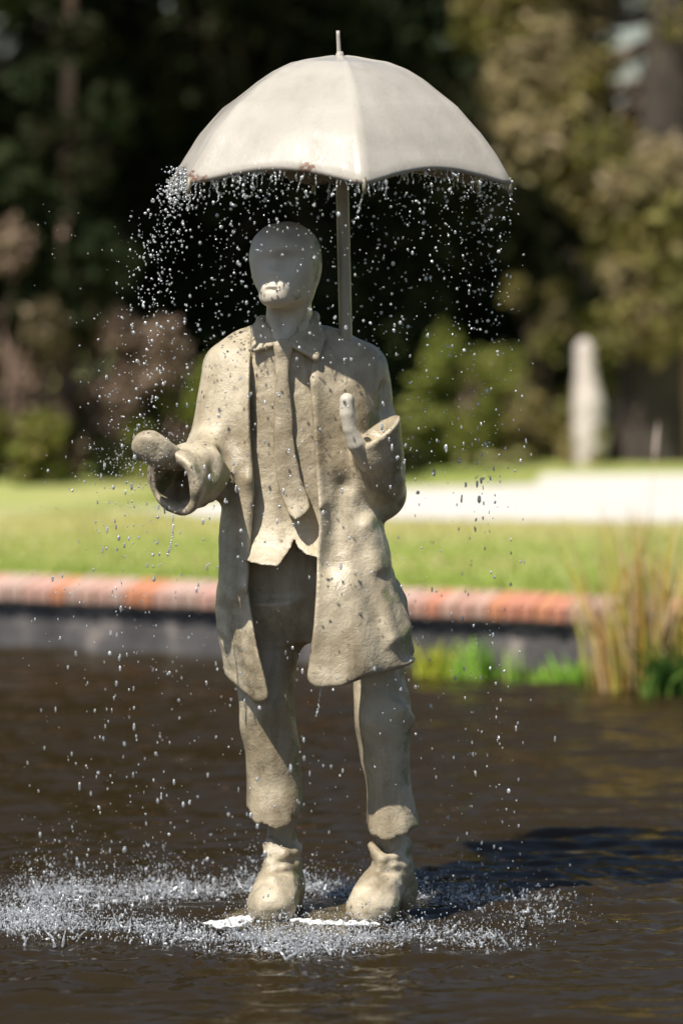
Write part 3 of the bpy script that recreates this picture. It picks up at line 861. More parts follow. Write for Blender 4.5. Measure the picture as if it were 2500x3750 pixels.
# ---- round base just awash
m, nt, b = mat_new('wet_plinth')
tc = N(nt, 'ShaderNodeTexCoord').outputs['Object']
n1 = noise(nt, tc, 12, 6, 0.65)
nt.links.new(ramp(nt, n1.outputs[0], [(0.35, (0.035, 0.028, 0.015)), (0.55, (0.13, 0.10, 0.05)), (0.7, (0.22, 0.19, 0.13))]).outputs[0], b.inputs['Base Color'])
b.inputs['Roughness'].default_value = 0.12
nt.links.new(bump(nt, n1.outputs[0], 0.6, 0.02), b.inputs['Normal'])
NR, NA2 = 14, 72
vv = []
for i in range(NR + 1):
    r = 0.27 * i / NR
    for j in range(NA2):
        th = 2 * math.pi * j / NA2
        p = np.array([r * math.cos(th) * (1 + .03 * math.sin(3 * th + 1)), r * math.sin(th), 0.0])
        p[2] = FOOT + 0.003 + 0.0025 * lumpy(p * 3) - 0.028 * max(0, (i / NR - 0.72) / 0.28) ** 2 - 0.004 * (i / NR)
        vv.append(p)
for j in range(NA2):
    q = vv[NR * NA2 + j].copy(); q[2] = -0.3; vv.append(q)
ii = np.arange((NR + 2) * NA2).reshape(NR + 2, NA2)
Fp = np.stack([ii[:-1], ii[1:], np.roll(ii, -1, 1)[1:], np.roll(ii, -1, 1)[:-1]], -1).reshape(-1, 4)
PLC = P(1150, 3382, 0.0); PLC[2] = 0
obj('round_base', mesh_np('round_base', np.array(vv) + (PLC - base), Fp), m, statue)

# ================================================================== VEGETATION
def leaf_cloud(centers, radii, n, size, seed, cols, jitter=0.3, shell=0.35):
    """leaf-sized quads spread through several clumps"""
    r = np.random.default_rng(seed)
    centers, radii = np.array(centers, float), np.array(radii, float)
    if radii.ndim == 1: radii = np.repeat(radii[:, None], 3, 1)
    wgt = radii.prod(1) ** 0.8; wgt /= wgt.sum()
    ci = r.choice(len(centers), n, p=wgt)
    d = r.normal(size=(n, 3)); d /= np.linalg.norm(d, axis=1)[:, None]
    rad = r.uniform(0, 1, n) ** shell
    p = centers[ci] + d * rad[:, None] * radii[ci] * r.uniform(0.75, 1.15, (n, 1))
    u = r.normal(size=(n, 3)); u /= np.linalg.norm(u, axis=1)[:, None]
    w = r.normal(size=(n, 3)); w = np.cross(u, w); w /= np.linalg.norm(w, axis=1)[:, None]
    s = size * r.uniform(0.6, 1.4, (n, 1))
    V = np.stack([p - u * s, p + w * s * .45, p + u * s, p - w * s * .45], 1).reshape(-1, 3)
    Fq = np.arange(n * 4).reshape(n, 4)
    cols = np.array(cols, float)
    cl = cols[r.integers(0, len(cols), len(centers))][ci] * (0.5) + cols[r.integers(0, len(cols), n)] * 0.5
    cl = cl * r.uniform(1 - jitter, 1 + jitter, (n, 1))
    return V, Fq, np.hstack([cl, np.ones((n, 1))])
def limb_mesh(paths, n=9):
    vs_, fs_ = [], []
    for pts in paths:      # [(p, r)...]
        for (a, ra), (b_, rb) in zip(pts[:-1], pts[1:]):
            v, f = cyl_np(a, b_, ra, rb, n, 2, cap=False)
            fs_ += [[i + len(vs_) for i in q] for q in f]; vs_ += list(v)
    return np.array(vs_), fs_
M['bark'] = plain('bark', (0.16, 0.115, 0.085), 0.9, 0.35, 6, 0.8, 18, 0.05)
M['bark_pink'] = plain('bark_pinkish', (0.30, 0.20, 0.16), 0.85, 0.25, 6, 0.6, 18, 0.03)
M['bark_dark'] = plain('bark_dark', (0.055, 0.042, 0.033), 0.9, 0.35, 5, 0.8, 14, 0.05)
def tree(name, label, cat, x, y, height, trunk_r, clumps, n, size, seed, cols, bark, group=None, lean=(0, 0), shell=0.35, branches=7):
    r = np.random.default_rng(seed + 100)
    root = empty(name, (x, y, LAWN_Z))
    tag(root, label, cat, group)
    c = np.array([q[:3] for q in clumps], float); rad = np.array([q[3:6] if len(q) > 4 else [q[3]] * 3 for q in clumps], float)
    V, Fq, cl = leaf_cloud(c, rad, n, size, seed, cols, shell=shell)
    V[:, 2] = np.maximum(V[:, 2], 0.01)
    me = mesh_np('crown', V, Fq, False); add_color(me, cl)
    obj('crown' if trunk_r > 0.03 else 'foliage', me, M['leaf'], root)
    top = np.array([lean[0], lean[1], height])
    pts = [(np.array([0, 0, -.05]), trunk_r * 1.35), (top * .08, trunk_r * 1.05), (top * .35 + r.normal(0, .03, 3), trunk_r * .85), (top * .7 + r.normal(0, .05, 3), trunk_r * .55), (top, trunk_r * .2)]
    paths = [pts]
    for q in range(min(branches, len(c))):
        t = r.uniform(.3, .85); s = top * t
        e = c[q]
        paths.append([(s, trunk_r * .4), ((s + e) / 2 + r.normal(0, .05, 3), trunk_r * .28), (e, trunk_r * .08)])
    v, f = limb_mesh(paths)
    obj('trunk' if trunk_r > 0.03 else 'stems', mesh_np('trunk', v, f), bark, root)
    return root
def rclumps(r, n, cx, cy, z0, z1, sx, sy, rr):
    out = []
    for _ in range(n):
        out.append((cx + r.uniform(-sx, sx), cy + r.uniform(-sy, sy), r.uniform(z0, z1), *(np.array([1, 1, .8]) * r.uniform(*rr))))
    return out
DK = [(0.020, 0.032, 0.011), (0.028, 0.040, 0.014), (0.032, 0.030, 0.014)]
OL = [(0.22, 0.19, 0.05), (0.26, 0.21, 0.08), (0.15, 0.16, 0.04), (0.32, 0.25, 0.16)]
BR = [(0.22, 0.155, 0.115), (0.28, 0.20, 0.155), (0.15, 0.13, 0.06)]
GR = [(0.20, 0.23, 0.045), (0.15, 0.18, 0.035), (0.26, 0.26, 0.07)]
r = np.random.default_rng(77)
# dark evergreens forming the wood behind the lawn
spots = [(-2.9, 16.2), (-1.5, 17.6), (-0.2, 16.4), (1.0, 18.0), (-4.6, 18.5), (4.9, 20.5), (-3.7, 15.2)]
labs = ['dense dark evergreen at the shaded end of the wood, above the slim pinkish trunk', 'tall dark evergreen behind the outstretched sleeve of the statue', 'tall dark evergreen directly behind the statue head and umbrella',
        'dark evergreen beside the lighter olive tree, its near side in deep shade', 'outermost dark evergreen at the shaded end of the wood', 'dark evergreen behind the broad brown trunk', 'nearest dark evergreen behind the tall pinkish brown shrub']
for i, (x, y) in enumerate(spots):
    cl = rclumps(r, 16, 0, 0, 0.5, 4.6, 1.2, .9, (.6, 1.0)) + rclumps(r, 10, 0, -.9, 3.6, 5.4, 1.5, 1.2, (.7, 1.0))
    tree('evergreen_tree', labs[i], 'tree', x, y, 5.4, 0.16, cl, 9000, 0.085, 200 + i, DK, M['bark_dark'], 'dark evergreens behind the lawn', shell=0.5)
# tall trees added with crowns out of view, to shade the wood from above
for i, (x, y) in enumerate([(-5.6, 12.2), (-3.4, 22.5), (9.0, 19.5), (-0.6, 23.5)]):
    cl = rclumps(r, 26, 1.2 if x < 0 else -1.0, -.4, 4.2, 6.2, 3.0, 2.0, (.8, 1.3)) if i else rclumps(r, 34, 2.0, .7, 4.2, 5.7, 2.7, 1.2, (.7, 1.0))
    tree('added_shade_tree', ['unseen tall tree added outside the wood edge to shade the wood', 'tall tree added behind the evergreens to shade the wood from above', 'unseen tall tree added beyond the pale stump to shade the wood', 'tall tree added far behind the statue umbrella to shade the wood'][i], 'tree',
         x, y, 5.6, 0.24, cl, 9000, 0.12, 300 + i, DK, M['bark_dark'], 'added trees shading the wood from above', shell=0.5)
# far belt closing the view
for i in range(9):
    x = -15 + i * 3.9 + r.uniform(-.5, .5)
    if 1.3 < x < 5.9: hgt = 1.6
    else: hgt = 6.5
    cl = rclumps(r, 18, 0, 0, 0.4, hgt, 2.0, 1.2, (.9, 1.5) if hgt > 3 else (.6, .8))
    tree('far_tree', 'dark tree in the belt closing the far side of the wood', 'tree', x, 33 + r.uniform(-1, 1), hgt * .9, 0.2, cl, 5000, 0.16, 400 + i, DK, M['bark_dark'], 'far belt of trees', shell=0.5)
for i, (x, yy) in enumerate([(-3.6, 20.5), (-2.2, 21.2), (-0.7, 20.6), (0.6, 21.4), (1.9, 20.8), (3.1, 22.0), (1.75, 16.6)]):
    cl = rclumps(r, 12, 0, 0, 0.3, 2.2 if x < 1.5 else .9, .8, .5, (.5, .8) if x < 1.5 else (.35, .5))
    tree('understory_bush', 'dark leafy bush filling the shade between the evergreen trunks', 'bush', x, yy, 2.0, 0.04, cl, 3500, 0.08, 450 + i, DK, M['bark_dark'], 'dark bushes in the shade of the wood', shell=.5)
# olive-brown lit tree, upper right, with gaps of sky
cl = []
for U, V, yy, rr in [(1900, 330, 13.6, .30), (2010, 420, 13.5, .28), (1960, 520, 13.4, .26), (2080, 560, 13.4, .24), (2120, 300, 13.7, .26), (2000, 180, 13.8, .30), (1880, 120, 13.9, .26), (2100, 120, 14.0, .25),
                      (2210, 560, 13.3, .22), (2180, 700, 13.4, .24), (2300, 620, 13.6, .2), (2380, 560, 13.5, .24), (2420, 700, 13.4, .26), (2280, 800, 13.4, .24), (2440, 420, 13.9, .2), (2200, 220, 14, .18),
                      (2350, 900, 13.5, .22), (2480, 860, 13.6, .22), (1760, 80, 14.2, .22), (2230, 960, 13.6, .18), (2380, 1050, 13.5, .2), (1900, -60, 14, .4), (2150, -80, 14.2, .4), (2360, 1150, 12.8, .24), (2270, 1210, 12.9, .2), (2470, 1180, 12.8, .22), (2400, 1250, 12.8, .14), (2360, 880, 12.8, .24), (2440, 620, 12.8, .22), (2300, 1010, 12.8, .18), (2440, 1000, 12.8, .2), (2400, 780, 12.8, .2), (2300, 700, 12.8, .18), (2480, 250, 14.4, .18), (2400, -150, 14.2, .3), (2650, 500, 13.8, .4), (2700, 900, 13.8, .4)]:
    p = P(U, V, yy); cl.append((p[0] - 2.15, p[1] - 14.0, p[2] - LAWN_Z, rr * 1.0))
tree('olive_tree', 'thin crowned olive and brown tree with gaps of sky above the pale stump', 'tree', 2.15, 14.0, 4.2, 0.17, cl, 15000, 0.055, 501, OL, M['bark'], lean=(-.1, .1), shell=0.6, branches=14)
# brown trunk at the right edge
x, y = P(2540, 1700, 13.2)[:2]
cl = [(P(2560, 300, 13.2)[0] - x + dx, 0, 2.7 + dz, .35) for dx, dz in ((0, 0), (.3, .4), (.5, -.2), (.1, .8))]
tree('gum_tree', 'tree with a tan sunlit trunk standing beside the broad dark trunk', 'tree', x, y, 3.6, 0.12, cl, 1500, 0.05, 507, OL, plain('bark_tan', (0.42, 0.27, 0.16), .85, .25, 5, .5, 12, .03), shell=.6, branches=4)
# shrubs under the trees
def shrub(label, U, V, y, w, h, n, seed, cols, group='shrubs along the edge of the wood', size=.04, name='shrub'):
    p = P(U, V, y)
    rr = np.random.default_rng(seed)
    cl = [(rr.uniform(-w, w) * .75, rr.uniform(-.25, .25), rr.uniform(.10, .95) ** 1.2 * h, *(np.array([1, 1, 1.2]) * rr.uniform(.14, .36) * min(w, h))) for _ in range(17)]
    tree(name, label, 'shrub', p[0], p[1], h * .8, 0.012, cl, n, size, seed, cols, M['bark_pink'], group, shell=.5, branches=9)
shrub('tall pinkish brown shrub with pale dry leaves at the dark end of the wood', 60, 1750, 11.7, .40, 1.45, 3200, 601, BR)
shrub('low yellow green bush at the foot of the slim pinkish trunk', 110, 1775, 11.4, .26, .38, 1300, 602, OL + GR)
shrub('wide pinkish brown shrub behind the outstretched mitten hand', 440, 1760, 11.8, .40, 1.0, 3200, 603, BR)
shrub('olive green bush beside the outstretched arm of the statue', 640, 1765, 11.7, .32, .66, 2200, 604, GR)
shrub('tall yellow green bush beyond the bent sleeve of the statue', 1700, 1725, 12.7, .40, .82, 2300, 605, GR + OL[2:3])
shrub('brown green bush standing between the tall yellow green bush and the pale stump', 1930, 1715, 13.3, .30, .45, 1800, 606, OL)
shrub('small tan bush at the foot of the pale stump', 2130, 1705, 13.0, .16, .22, 700, 607, OL)
shrub('olive bush in deep shade behind the pale stump', 1960, 1710, 14.2, .36, 1.1, 1200, 608, OL)
shrub('hanging yellow green bush around the top of the broad dark trunk', 2290, 1700, 14.3, .36, 1.6, 1500, 609, GR)
for i, (U, lab) in enumerate([(-120, 'low dark bush at the lawn edge under the tall pinkish brown shrub'), (270, 'low dark bush at the lawn edge at the foot of the slim pinkish trunk'), (520, 'low dark bush at the lawn edge below the outstretched mitten hand'), (800, 'low dark bush at the lawn edge behind the statue shoulder'), (1100, 'low dark bush at the lawn edge directly behind the statue chest'), (1380, 'low dark bush at the lawn edge behind the bent sleeve')]):
    shrub(lab, U, 1760, 11.75 + .18 * (i > 3), .36, .26, 1500, 620 + i, DK + OL[2:3], size=.035, name='low_bush')
# slim pinkish trunk (left) with its own crown up in the wood
x, y = P(235, 1765, 12.1)[:2]
cl = rclumps(r, 9, 0, .3, 2.3, 4.2, .7, .5, (.3, .55))
for U, V in [(120, 1120), (240, 1180), (330, 1100), (230, 1000), (90, 900), (330, 880), (200, 760), (60, 640), (320, 620), (180, 480), (380, 400), (120, 280), (280, 150), (420, 980)]:
    p = P(U, V, 11.75); cl.append((p[0] - x, p[1] - y, p[2] - LAWN_Z, .17))
tree('slim_tree', 'slim tree with a bare pinkish trunk between the shrubs', 'tree', x, y, 3.6, 0.055, cl, 9000, 0.06, 610, DK, M['bark_pink'], lean=(.12, .1), shell=.5, branches=0)
# broad dark trunk (right)
x, y = P(2368, 1705, 13.2)[:2]
cl = rclumps(r, 12, 0, .3, 4.2, 6.0, 1.0, .7, (.4, .7))
tree('broad_trunk_tree', 'tree with a broad dark grey brown trunk at the back of the lawn', 'tree', x, y, 5.6, 0.20, cl, 3000, 0.07, 611, DK + OL, M['bark_dark'], lean=(.30, 0), shell=.5)
# pale stump
F = Field(P(2020, 1760, 12.9) - [0, .3, 0], P(2330, 1180, 12.9) + [0, .3, 0], 0.012)
F.chain([(P(2140, 1275, 12.9), .056), (P(2144, 1380, 12.9), .068), (P(2152, 1480, 12.9), .092), (P(2152, 1600, 12.9), .095), (P(2150, 1730, 12.9), .098)], 0.008)
F.f += 0.002 * F.fnoise(0.3, 71) + 0.002 * F.fnoise(.06, 72)
pb = P(2150, 1712, 12.9); pb[2] = LAWN_Z
st = obj('tree_stump', F.mesh('tree_stump', pb, 2), plain('bleached_wood', (0.60, 0.53, 0.48), .85, .12, 8, .5, 25, .02), loc=tuple(pb))
tag(st, 'pale upright stump with a rounded top in front of the dark wood', 'stump')

# ---- water plants by the wall
def clump(name, label, cat, U, V, n, hmin, hmax, spread, width, lean, seed, cols, group=None, partname='leaf'):
    r = np.random.default_rng(seed)
    g = G(U, V, 0.0)
    root = empty(name, tuple(g)); tag(root, label, cat, group)
    SEG = 7
    vs_, fs_, cs_ = [], [], []
    cols = np.array(cols)
    for i in range(n):
        b0 = np.array([r.normal(0, spread), r.normal(0, spread * .5), -0.05])
        h = r.uniform(hmin, hmax); a = r.uniform(0, 6.283)
        ln = r.normal(0, lean, 2); ln[0] += b0[0] * 0.8
        wdt = width * r.uniform(.6, 1.3); c = cols[r.integers(len(cols))] * r.uniform(.75, 1.25)
        bend = r.uniform(0, .35) * lean
        for k in range(SEG + 1):
            t = k / SEG
            q = b0 + np.array([ln[0] * h * t ** 1.6, ln[1] * h * t ** 1.6 , h * t - bend * h * t ** 3])
            ww = wdt * (1 - t ** 2.2) * .5 + .0006
            vs_ += [q - [ww * math.cos(a), ww * math.sin(a), 0], q + [ww * math.cos(a), ww * math.sin(a), 0]]
        o0 = i * (SEG + 1) * 2
        for k in range(SEG):
            fs_.append([o0 + 2 * k, o0 + 2 * k + 1, o0 + 2 * k + 3, o0 + 2 * k + 2]); cs_.append(list(c) + [1])
    me = mesh_np(partname, np.array(vs_), np.array(fs_)); add_color(me, cs_)
    obj(partname, me, M['leaf'], root)
    return root
OCH = [(0.74, 0.47, 0.09), (0.68, 0.50, 0.28), (0.52, 0.46, 0.10), (0.78, 0.64, 0.42), (0.46, 0.28, 0.11), (0.34, 0.40, 0.08)]
IRI = [(0.30, 0.52, 0.06), (0.20, 0.42, 0.05), (0.42, 0.60, 0.12)]
YEL = [(0.56, 0.56, 0.07), (0.40, 0.50, 0.07)]
DGR = [(0.04, 0.10, 0.02), (0.06, 0.14, 0.03), (0.16, 0.26, 0.05)]
rc = clump('reed_clump', 'tall clump of ochre and straw coloured rushes by the pond wall', 'rushes', 2335, 2525, 190, .28, .80, .075, .012, .12, 701, OCH, partname='stem')
clump('reed_clump', 'sparse thin stalks rising between the irises and the tall ochre rushes', 'rushes', 2170, 2500, 12, .30, .62, .05, .006, .08, 702, OCH, partname='stem')
clump('reed_clump', 'orange brown rushes at the pond wall beyond the tall ochre clump', 'rushes', 2500, 2480, 45, .3, .68, .05, .010, .16, 703, OCH[:2] + OCH[4:5], partname='stem')
# one long stalk with a pale seed head
o = G(2330, 2520, 0.0)
a, b_ = P(2395, 1690, 4.9), P(2408, 1545, 4.9)
v1, f1 = cyl_np(G(2318, 2520, -0.02), a, .0022, .0016, 6, 6)
t = empty('seed_stalk', tuple(G(2318, 2520, 0.0))); tag(t, 'single long stalk with a pale narrow seed head above the rushes', 'grass stalk')
obj('stalk', mesh_np('stalk', v1 - np.array(t.location), f1), plain('straw', (.42, .32, .2), .7), t)
v1, f1 = limb_mesh([[(a, .002), (a * .75 + b_ * .25, .0075), (a * .4 + b_ * .6, .0075), (b_, .001)]], 8)
obj('seed_head', mesh_np('seed_head', v1 - np.array(t.location), f1), plain('seed_head', (.52, .42, .36), .8), t)
gi = 'iris clumps at the foot of the pond wall'
clump('iris_clump', 'bright yellow iris clump just beyond the coat hem', 'iris', 1590, 2476, 70, .10, .22, .04, .015, .30, 711, YEL, gi)
clump('iris_clump', 'full bright green iris clump next to the yellow one', 'iris', 1740, 2484, 90, .10, .23, .045, .015, .22, 712, IRI, gi)
clump('iris_clump', 'sparse upright iris blades between the full green clump and the low pale clump', 'iris', 1885, 2492, 16, .10, .20, .018, .012, .12, 713, IRI, gi)
clump('iris_clump', 'low pale green iris clump at the wall beside a thin brown post', 'iris', 1985, 2496, 60, .06, .13, .045, .014, .30, 714, IRI, gi)
clump('iris_clump', 'leafy pale iris clump at the foot of the rushes', 'iris', 2110, 2502, 60, .08, .18, .04, .015, .35, 715, IRI, gi)
clump('leafy_plant', 'dark green broad leaved water plant beside the rushes', 'water plant', 2480, 2545, 120, .12, .32, .08, .020, .40, 716, DGR)
clump('leafy_plant', 'light green blades standing beyond the rushes at the wall', 'water plant', 2475, 2500, 14, .15, .30, .03, .012, .12, 717, IRI)

# ================================================================== WATER IN THE AIR
m, nt, b = mat_new('water_painted_glints')
b.inputs['Base Color'].default_value = (1, 1, 1, 1)
b.inputs['Roughness'].default_value = 0.08
b.inputs['IOR'].default_value = 1.33
b.inputs['Transmission Weight'].default_value = 1.0
g1 = N(nt, 'ShaderNodeBsdfGlossy'); g1.inputs['Roughness'].default_value = 0.22; g1.inputs['Color'].default_value = (1, 1, 1, 1)
d1 = N(nt, 'ShaderNodeBsdfDiffuse'); d1.inputs['Color'].default_value = (0.9, 0.93, 0.97, 1)
t1 = N(nt, 'ShaderNodeBsdfTranslucent'); t1.inputs['Color'].default_value = (0.9, 0.93, 0.97, 1)
x1 = N(nt, 'ShaderNodeMixShader'); x1.inputs[0].default_value = 0.4; nt.links.new(d1.outputs[0], x1.inputs[1]); nt.links.new(t1.outputs[0], x1.inputs[2])
x2 = N(nt, 'ShaderNodeMixShader'); x2.inputs[0].default_value = 0.3; nt.links.new(x1.outputs[0], x2.inputs[1]); nt.links.new(g1.outputs[0], x2.inputs[2])
tcd = N(nt, 'ShaderNodeTexCoord').outputs['Object']
fr = ramp(nt, noise(nt, tcd, 260, 2, .5).outputs[0], [(.42, (.18,) * 3), (.56, (.95,) * 3)])       # white painted in as sun glints on drops; aerated white in the splash
x3 = N(nt, 'ShaderNodeMixShader'); nt.links.new(fr.outputs[0], x3.inputs[0]); nt.links.new(b.outputs[0], x3.inputs[1]); nt.links.new(x2.outputs[0], x3.inputs[2])
nt.links.new(x3.outputs[0], nt.nodes['Material Output'].inputs[0])
M['drop'] = m
M['splash'] = M['drop'].copy(); M['splash'].name = 'white_water'
for nd in M['splash'].node_tree.nodes:
    if nd.type == 'VALTORGB':
        nd.color_ramp.elements[0].color = (.5, .5, .5, 1); nd.color_ramp.elements[1].color = (.97, .97, .97, 1)
def ico(sub=1):
    import bmesh
    bm = bmesh.new(); bmesh.ops.create_icosphere(bm, subdivisions=sub, radius=1.0)
    v = np.array([q.co[:] for q in bm.verts]); f = np.array([[q.index for q in p.verts] for p in bm.faces]); bm.free()
    return v, f
IV, IF = ico(2); IV1, IF1 = ico(1)
def drops(name, pos, rad, stretch, seed, label, cat, hi=True, dirs=None):
    r = np.random.default_rng(seed)
    bv, bf = (IV, IF) if hi else (IV1, IF1)
    n, k = len(pos), len(bv)
    sc = rad[:, None] * np.stack([r.uniform(.8, 1.15, n), r.uniform(.8, 1.15, n), stretch], 1)
    k1 = r.normal(size=(n, 3)) * 1.6; ph = r.uniform(0, 6.28, n)
    wob = 1 + 0.3 * np.sin(bv @ k1.T + ph).T
    V = pos[:, None, :] + bv[None] * sc[:, None, :] * wob[..., None]
    Fd = (bf[None] + (np.arange(n) * k)[:, None, None]).reshape(-1, 3)
    o = obj(name, mesh_np(name, V.reshape(-1, 3), Fd), M['splash' if name in ('splash_drops', 'froth') else 'drop'])
    tag(o, label, cat, kind='stuff')
    return o
r = np.random.default_rng(311)
def rim_pt(th):
    p, n, c = canopy_pt(1.0, th, 0.0)
    return p + np.array([0, 0, -.012])
def theta(n):
    # more water leaves the canopy on the viewer's left and at the back
    out = []
    while len(out) < n:
        t = r.uniform(0, 2 * math.pi)
        w = 0.52 + 0.48 * (0.5 + 0.5 * math.cos(t - math.radians(190))) ** 2
        if r.uniform() < w: out.append(t)
    return np.array(out)
NFALL = 4000
ths = theta(NFALL)
tt = r.uniform(0.02, 0.63, NFALL) ** 1.0 
keep = r.uniform(0, 1, NFALL) < np.where(tt > .40, .55, 1.0)
ths, tt = ths[keep], tt[keep]
pos = np.array([rim_pt(t) for t in ths])
leftness = np.clip(-np.cos(ths), 0, 1)
vout = np.abs(r.normal(0.10, 0.12, len(ths))) + leftness * np.abs(r.normal(0.18, 0.22, len(ths)))
pos += np.stack([np.cos(ths) * vout * tt - 0.10 * tt, np.sin(ths) * vout * tt, -4.9 * tt ** 2 - r.uniform(0, .35, len(ths)) * tt], 1)
pos += r.normal(0, .012, pos.shape)
ok = pos[:, 2] > 0.03
pos, tt = pos[ok], tt[ok]
rad = np.clip(np.exp(r.normal(math.log(.0017), .48, len(pos))), .0007, .0040)
drops('falling_drops', pos, rad, np.where(tt > .35, r.uniform(1.3, 2.8, len(pos)), r.uniform(.85, 1.6, len(pos))), 1, 'drops of water falling from the edge of the umbrella', 'water drops')
# fine mist, mostly on the left and round the mitten hand
n = 900
pm = np.stack([r.uniform(-1, 1, n) ** 1, r.normal(0, .25, n), r.uniform(0, 1, n)], 1)
q = []
for i in range(n):
    if i < 420: 
        c = P(560 + r.normal(0, 75), 1650 + r.normal(0, 55), -.33 + r.normal(0, .06)) if i < 300 else P(440 + r.normal(0, 80), 1690 + r.normal(0, 50), -.35 + r.normal(0, .05))
    else: c = P(r.uniform(80, 1900), r.uniform(700, 3200), r.normal(0, .3))
    q.append(c)
drops('spray', np.array(q), np.clip(np.exp(r.normal(math.log(.0011), .35, n)), .0006, .0022), r.uniform(.9, 1.5, n), 2, 'fine spray hanging in the air around the statue', 'spray', hi=False)
# strings of water leaving the hem of the canopy
vs_, fs_ = [], []
for i in range(170):
    th = theta(1)[0]
    p = rim_pt(th); L = abs(r.normal(.010, .022)) + .005; rr = r.uniform(.0009, .0022)
    p = p + np.array([0, 0, .004])
    segs = max(3, int(L / .006)); q = p.copy()
    prev = (q.copy(), rr)
    for s in range(segs):
        q = q + np.array([r.normal(0, .0026) + .0012 * math.cos(th), r.normal(0, .0026), -L / segs * r.uniform(.4, 1.6)])
        cur = (q.copy(), rr * r.uniform(.3, 1.9) * (1 - .3 * s / segs))
        v, f = cyl_np(prev[0], cur[0], prev[1], cur[1], 7, 1)
        fs_ += [[k + len(vs_) for k in ff_] for ff_ in f]; vs_ += list(v)
        prev = cur
o = obj('water_strings', mesh_np('water_strings', np.array(vs_), fs_), M['drop']); tag(o, 'short strings of water hanging from the hem of the umbrella', 'water', kind='stuff')
# burst at the viewer's left tip
n = 150
thb = r.normal(math.radians(197), .13, n); pb_ = np.array([rim_pt(t) for t in thb])
pb_ += np.stack([-np.abs(r.normal(0, .03, n)), r.normal(0, .035, n), -np.abs(r.normal(.02, .045, n)) + .012], 1)
drops('burst_drops', pb_, np.clip(np.exp(r.normal(math.log(.0020), .45, n)), .0008, .0045), r.uniform(.8, 1.5, n), 3, 'burst of water pouring off one corner of the umbrella', 'water drops')
# two drips from the statue, each a thing
def drip(label, U, V, y, length, seed):
    r = np.random.default_rng(seed)
    p = P(U, V, y); root = p.copy(); vs_, fs_ = [], []
    q = p.copy(); rr = .0022; seg = 12
    for s in range(seg):
        q2 = q + np.array([r.normal(-.0006, .0008), 0, -length * .6 / seg]); r2_ = .0022 * r.uniform(.5, 1.4)
        v, f = cyl_np(q, q2, rr, r2_, 8, 1); fs_ += [[k + len(vs_) for k in ff_] for ff_ in f]; vs_ += list(v); q, rr = q2, r2_
    for s in range(9):
        q = q + np.array([r.normal(-.001, .001), 0, -length * .4 / 9 * r.uniform(.6, 1.6)])
        v = q + IV1 * r.uniform(.0018, .004); fs_ += [list(k + len(vs_)) for k in IF1]; vs_ += list(v)
    o = obj('water_drip', mesh_np('water_drip', np.array(vs_) - root, fs_), M['drop'], loc=tuple(root))
    tag(o, label, 'drip', 'drips from the statue')
drip('thin drip of water hanging from the open cuff of the outstretched sleeve', 635, 1884, -.285, .10, 31)
drip('thin drip of water hanging from the bottom corner of the coat front', 1177, 2508, -.19, .075, 32)
drip('thin drip below the rib end at the middle of the umbrella hem', 1330, 700, -.44, .05, 33)

# ---- splash where the drops land
r_c = np.random.default_rng(123)
t_ = theta(85)
rr_ = 0.50 + 0.13 * np.clip(-np.cos(t_), 0, 1) + r_c.normal(0, .085, 85)
CL = np.stack([C0[0] - .02 + np.cos(t_) * rr_ * np.where(np.cos(t_) < 0, 1.15, 1.28), C0[1] + .03 + np.sin(t_) * rr_ * .70, np.zeros(85)], 1)
CH = np.clip(np.exp(r_c.normal(-.35, .75, 85)), .15, 2.2)          # how hard each patch is hit
def ring_pts(n, spread=.05):
    k = r.choice(85, n, p=CH / CH.sum())
    q = CL[k] + r.normal(0, 1, (n, 3)) * [spread * 1.3, spread, 0]
    return q, CH[k]
n = 27000
p, ch = ring_pts(n, .05)
p[:, 2] = np.abs(r.exponential(.018, n)) * r.uniform(.3, 1.4, n) * (.4 + .7 * ch) + .001
drops('splash_drops', p, np.clip(np.exp(r.normal(math.log(.0009), .5, n)), .0005, .0036), r.uniform(.8, 2.8, n), 4, 'ring of splashing drops on the pond around the statue', 'splash', hi=False)
# crowns and jets
vs_, fs_ = [], []
base_p, bch = ring_pts(330, .055)
for i in range(330):
    c = base_p[i]
    hj = (abs(r.normal(.010, .012)) + .004) * (.6 + .5 * bch[i]); ln = r.normal(0, .55, 2)
    k = 5; prev = (c + [0, 0, -.003], r.uniform(.002, .005))
    for s in range(1, k + 1):
        t = s / k
        q = c + np.array([ln[0] * hj * t, ln[1] * hj * t, hj * t]) + r.normal(0, .0006, 3)
        cur = (q, (.0038 * (1 - t) ** 1.4 + .0008) * r.uniform(.7, 1.3))
        v, f = cyl_np(prev[0], cur[0], prev[1], cur[1], 7, 1, cap=False); fs_ += [[a_ + len(vs_) for a_ in ff_] for ff_ in f]; vs_ += list(v); prev = cur
    v = prev[0] + IV1 * r.uniform(.0012, .0028); fs_ += [list(a_ + len(vs_)) for a_ in IF1]; vs_ += list(v)
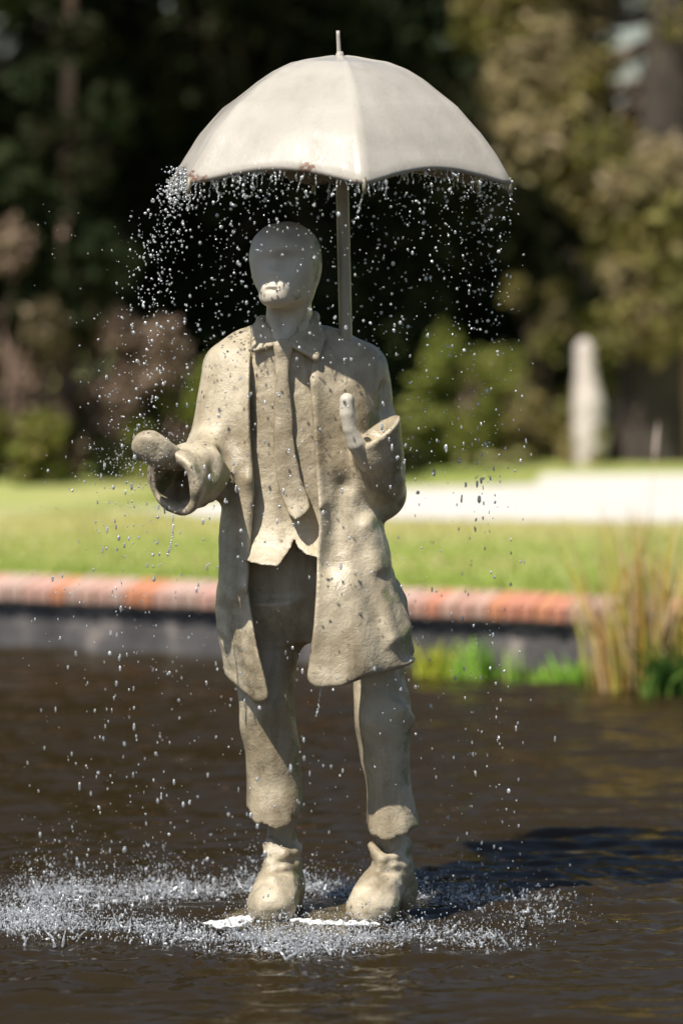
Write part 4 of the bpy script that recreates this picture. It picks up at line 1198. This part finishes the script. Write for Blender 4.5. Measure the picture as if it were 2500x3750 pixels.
o = obj('splash_jets', mesh_np('splash_jets', np.array(vs_), fs_), M['drop']); tag(o, 'small jets and crowns of water thrown up around the statue', 'splash', kind='stuff')
n = 900
p, ch = ring_pts(n, .045); p[:, 2] = r.uniform(-.002, .004, n)
drops('froth', p, np.clip(np.exp(r.normal(math.log(.0036), .5, n)), .0012, .010), r.uniform(.25, .6, n), 6, 'low froth churned up where the drops hit the pond', 'froth', hi=True)
# foam at the boots
m, nt, b = mat_new('foam')
b.inputs['Base Color'].default_value = (0.78, 0.78, 0.76, 1); b.inputs['Roughness'].default_value = 0.5
tc = N(nt, 'ShaderNodeTexCoord').outputs['Object']
vo = N(nt, 'ShaderNodeTexVoronoi'); vo.inputs['Scale'].default_value = 260; nt.links.new(tc, vo.inputs['Vector'])
nt.links.new(bump(nt, vo.outputs['Distance'], 0.5, 0.003), b.inputs['Normal'])
line = [(790, 3394), (830, 3386), (870, 3380), (905, 3366), (950, 3370), (1000, 3372), (1060, 3370), (1120, 3376), (1180, 3384), (1240, 3386), (1300, 3384), (1340, 3388)]
lx = np.array([G(u, v, FOOT) for u, v in line])
F = Field([lx[:, 0].min() - .05, lx[:, 1].min() - .08, FOOT - .004], [lx[:, 0].max() + .05, lx[:, 1].max() + .08, FOOT + .026], 0.0024, .05)
for i in range(420):
    t = r.uniform(0, len(lx) - 1.001) ** 1.0; k = int(t); c = lx[k] * (1 - (t - k)) + lx[k + 1] * (t - k)
    wd = .016 * (1 - abs(t - 1.3) / 2) + .006 if t < 3 else .006
    q = r.uniform(.3, 1.0) ** 1.5 * (.0085 if t < 3 else .0055)
    F.ell([c[0] + r.normal(0, .018), c[1] + r.normal(0, max(wd * 1.2, .006)), FOOT + .0025 + r.uniform(0, .001)], (q * r.uniform(1, 1.8), q, q * .3 + .0010), 0.004)
F.f += 0.0016 * F.fnoise(.02, 81)
o = obj('foam', F.mesh('foam', (0, 0, 0), 1), m); tag(o, 'white foam washed around the boots on the round base', 'foam', kind='stuff')
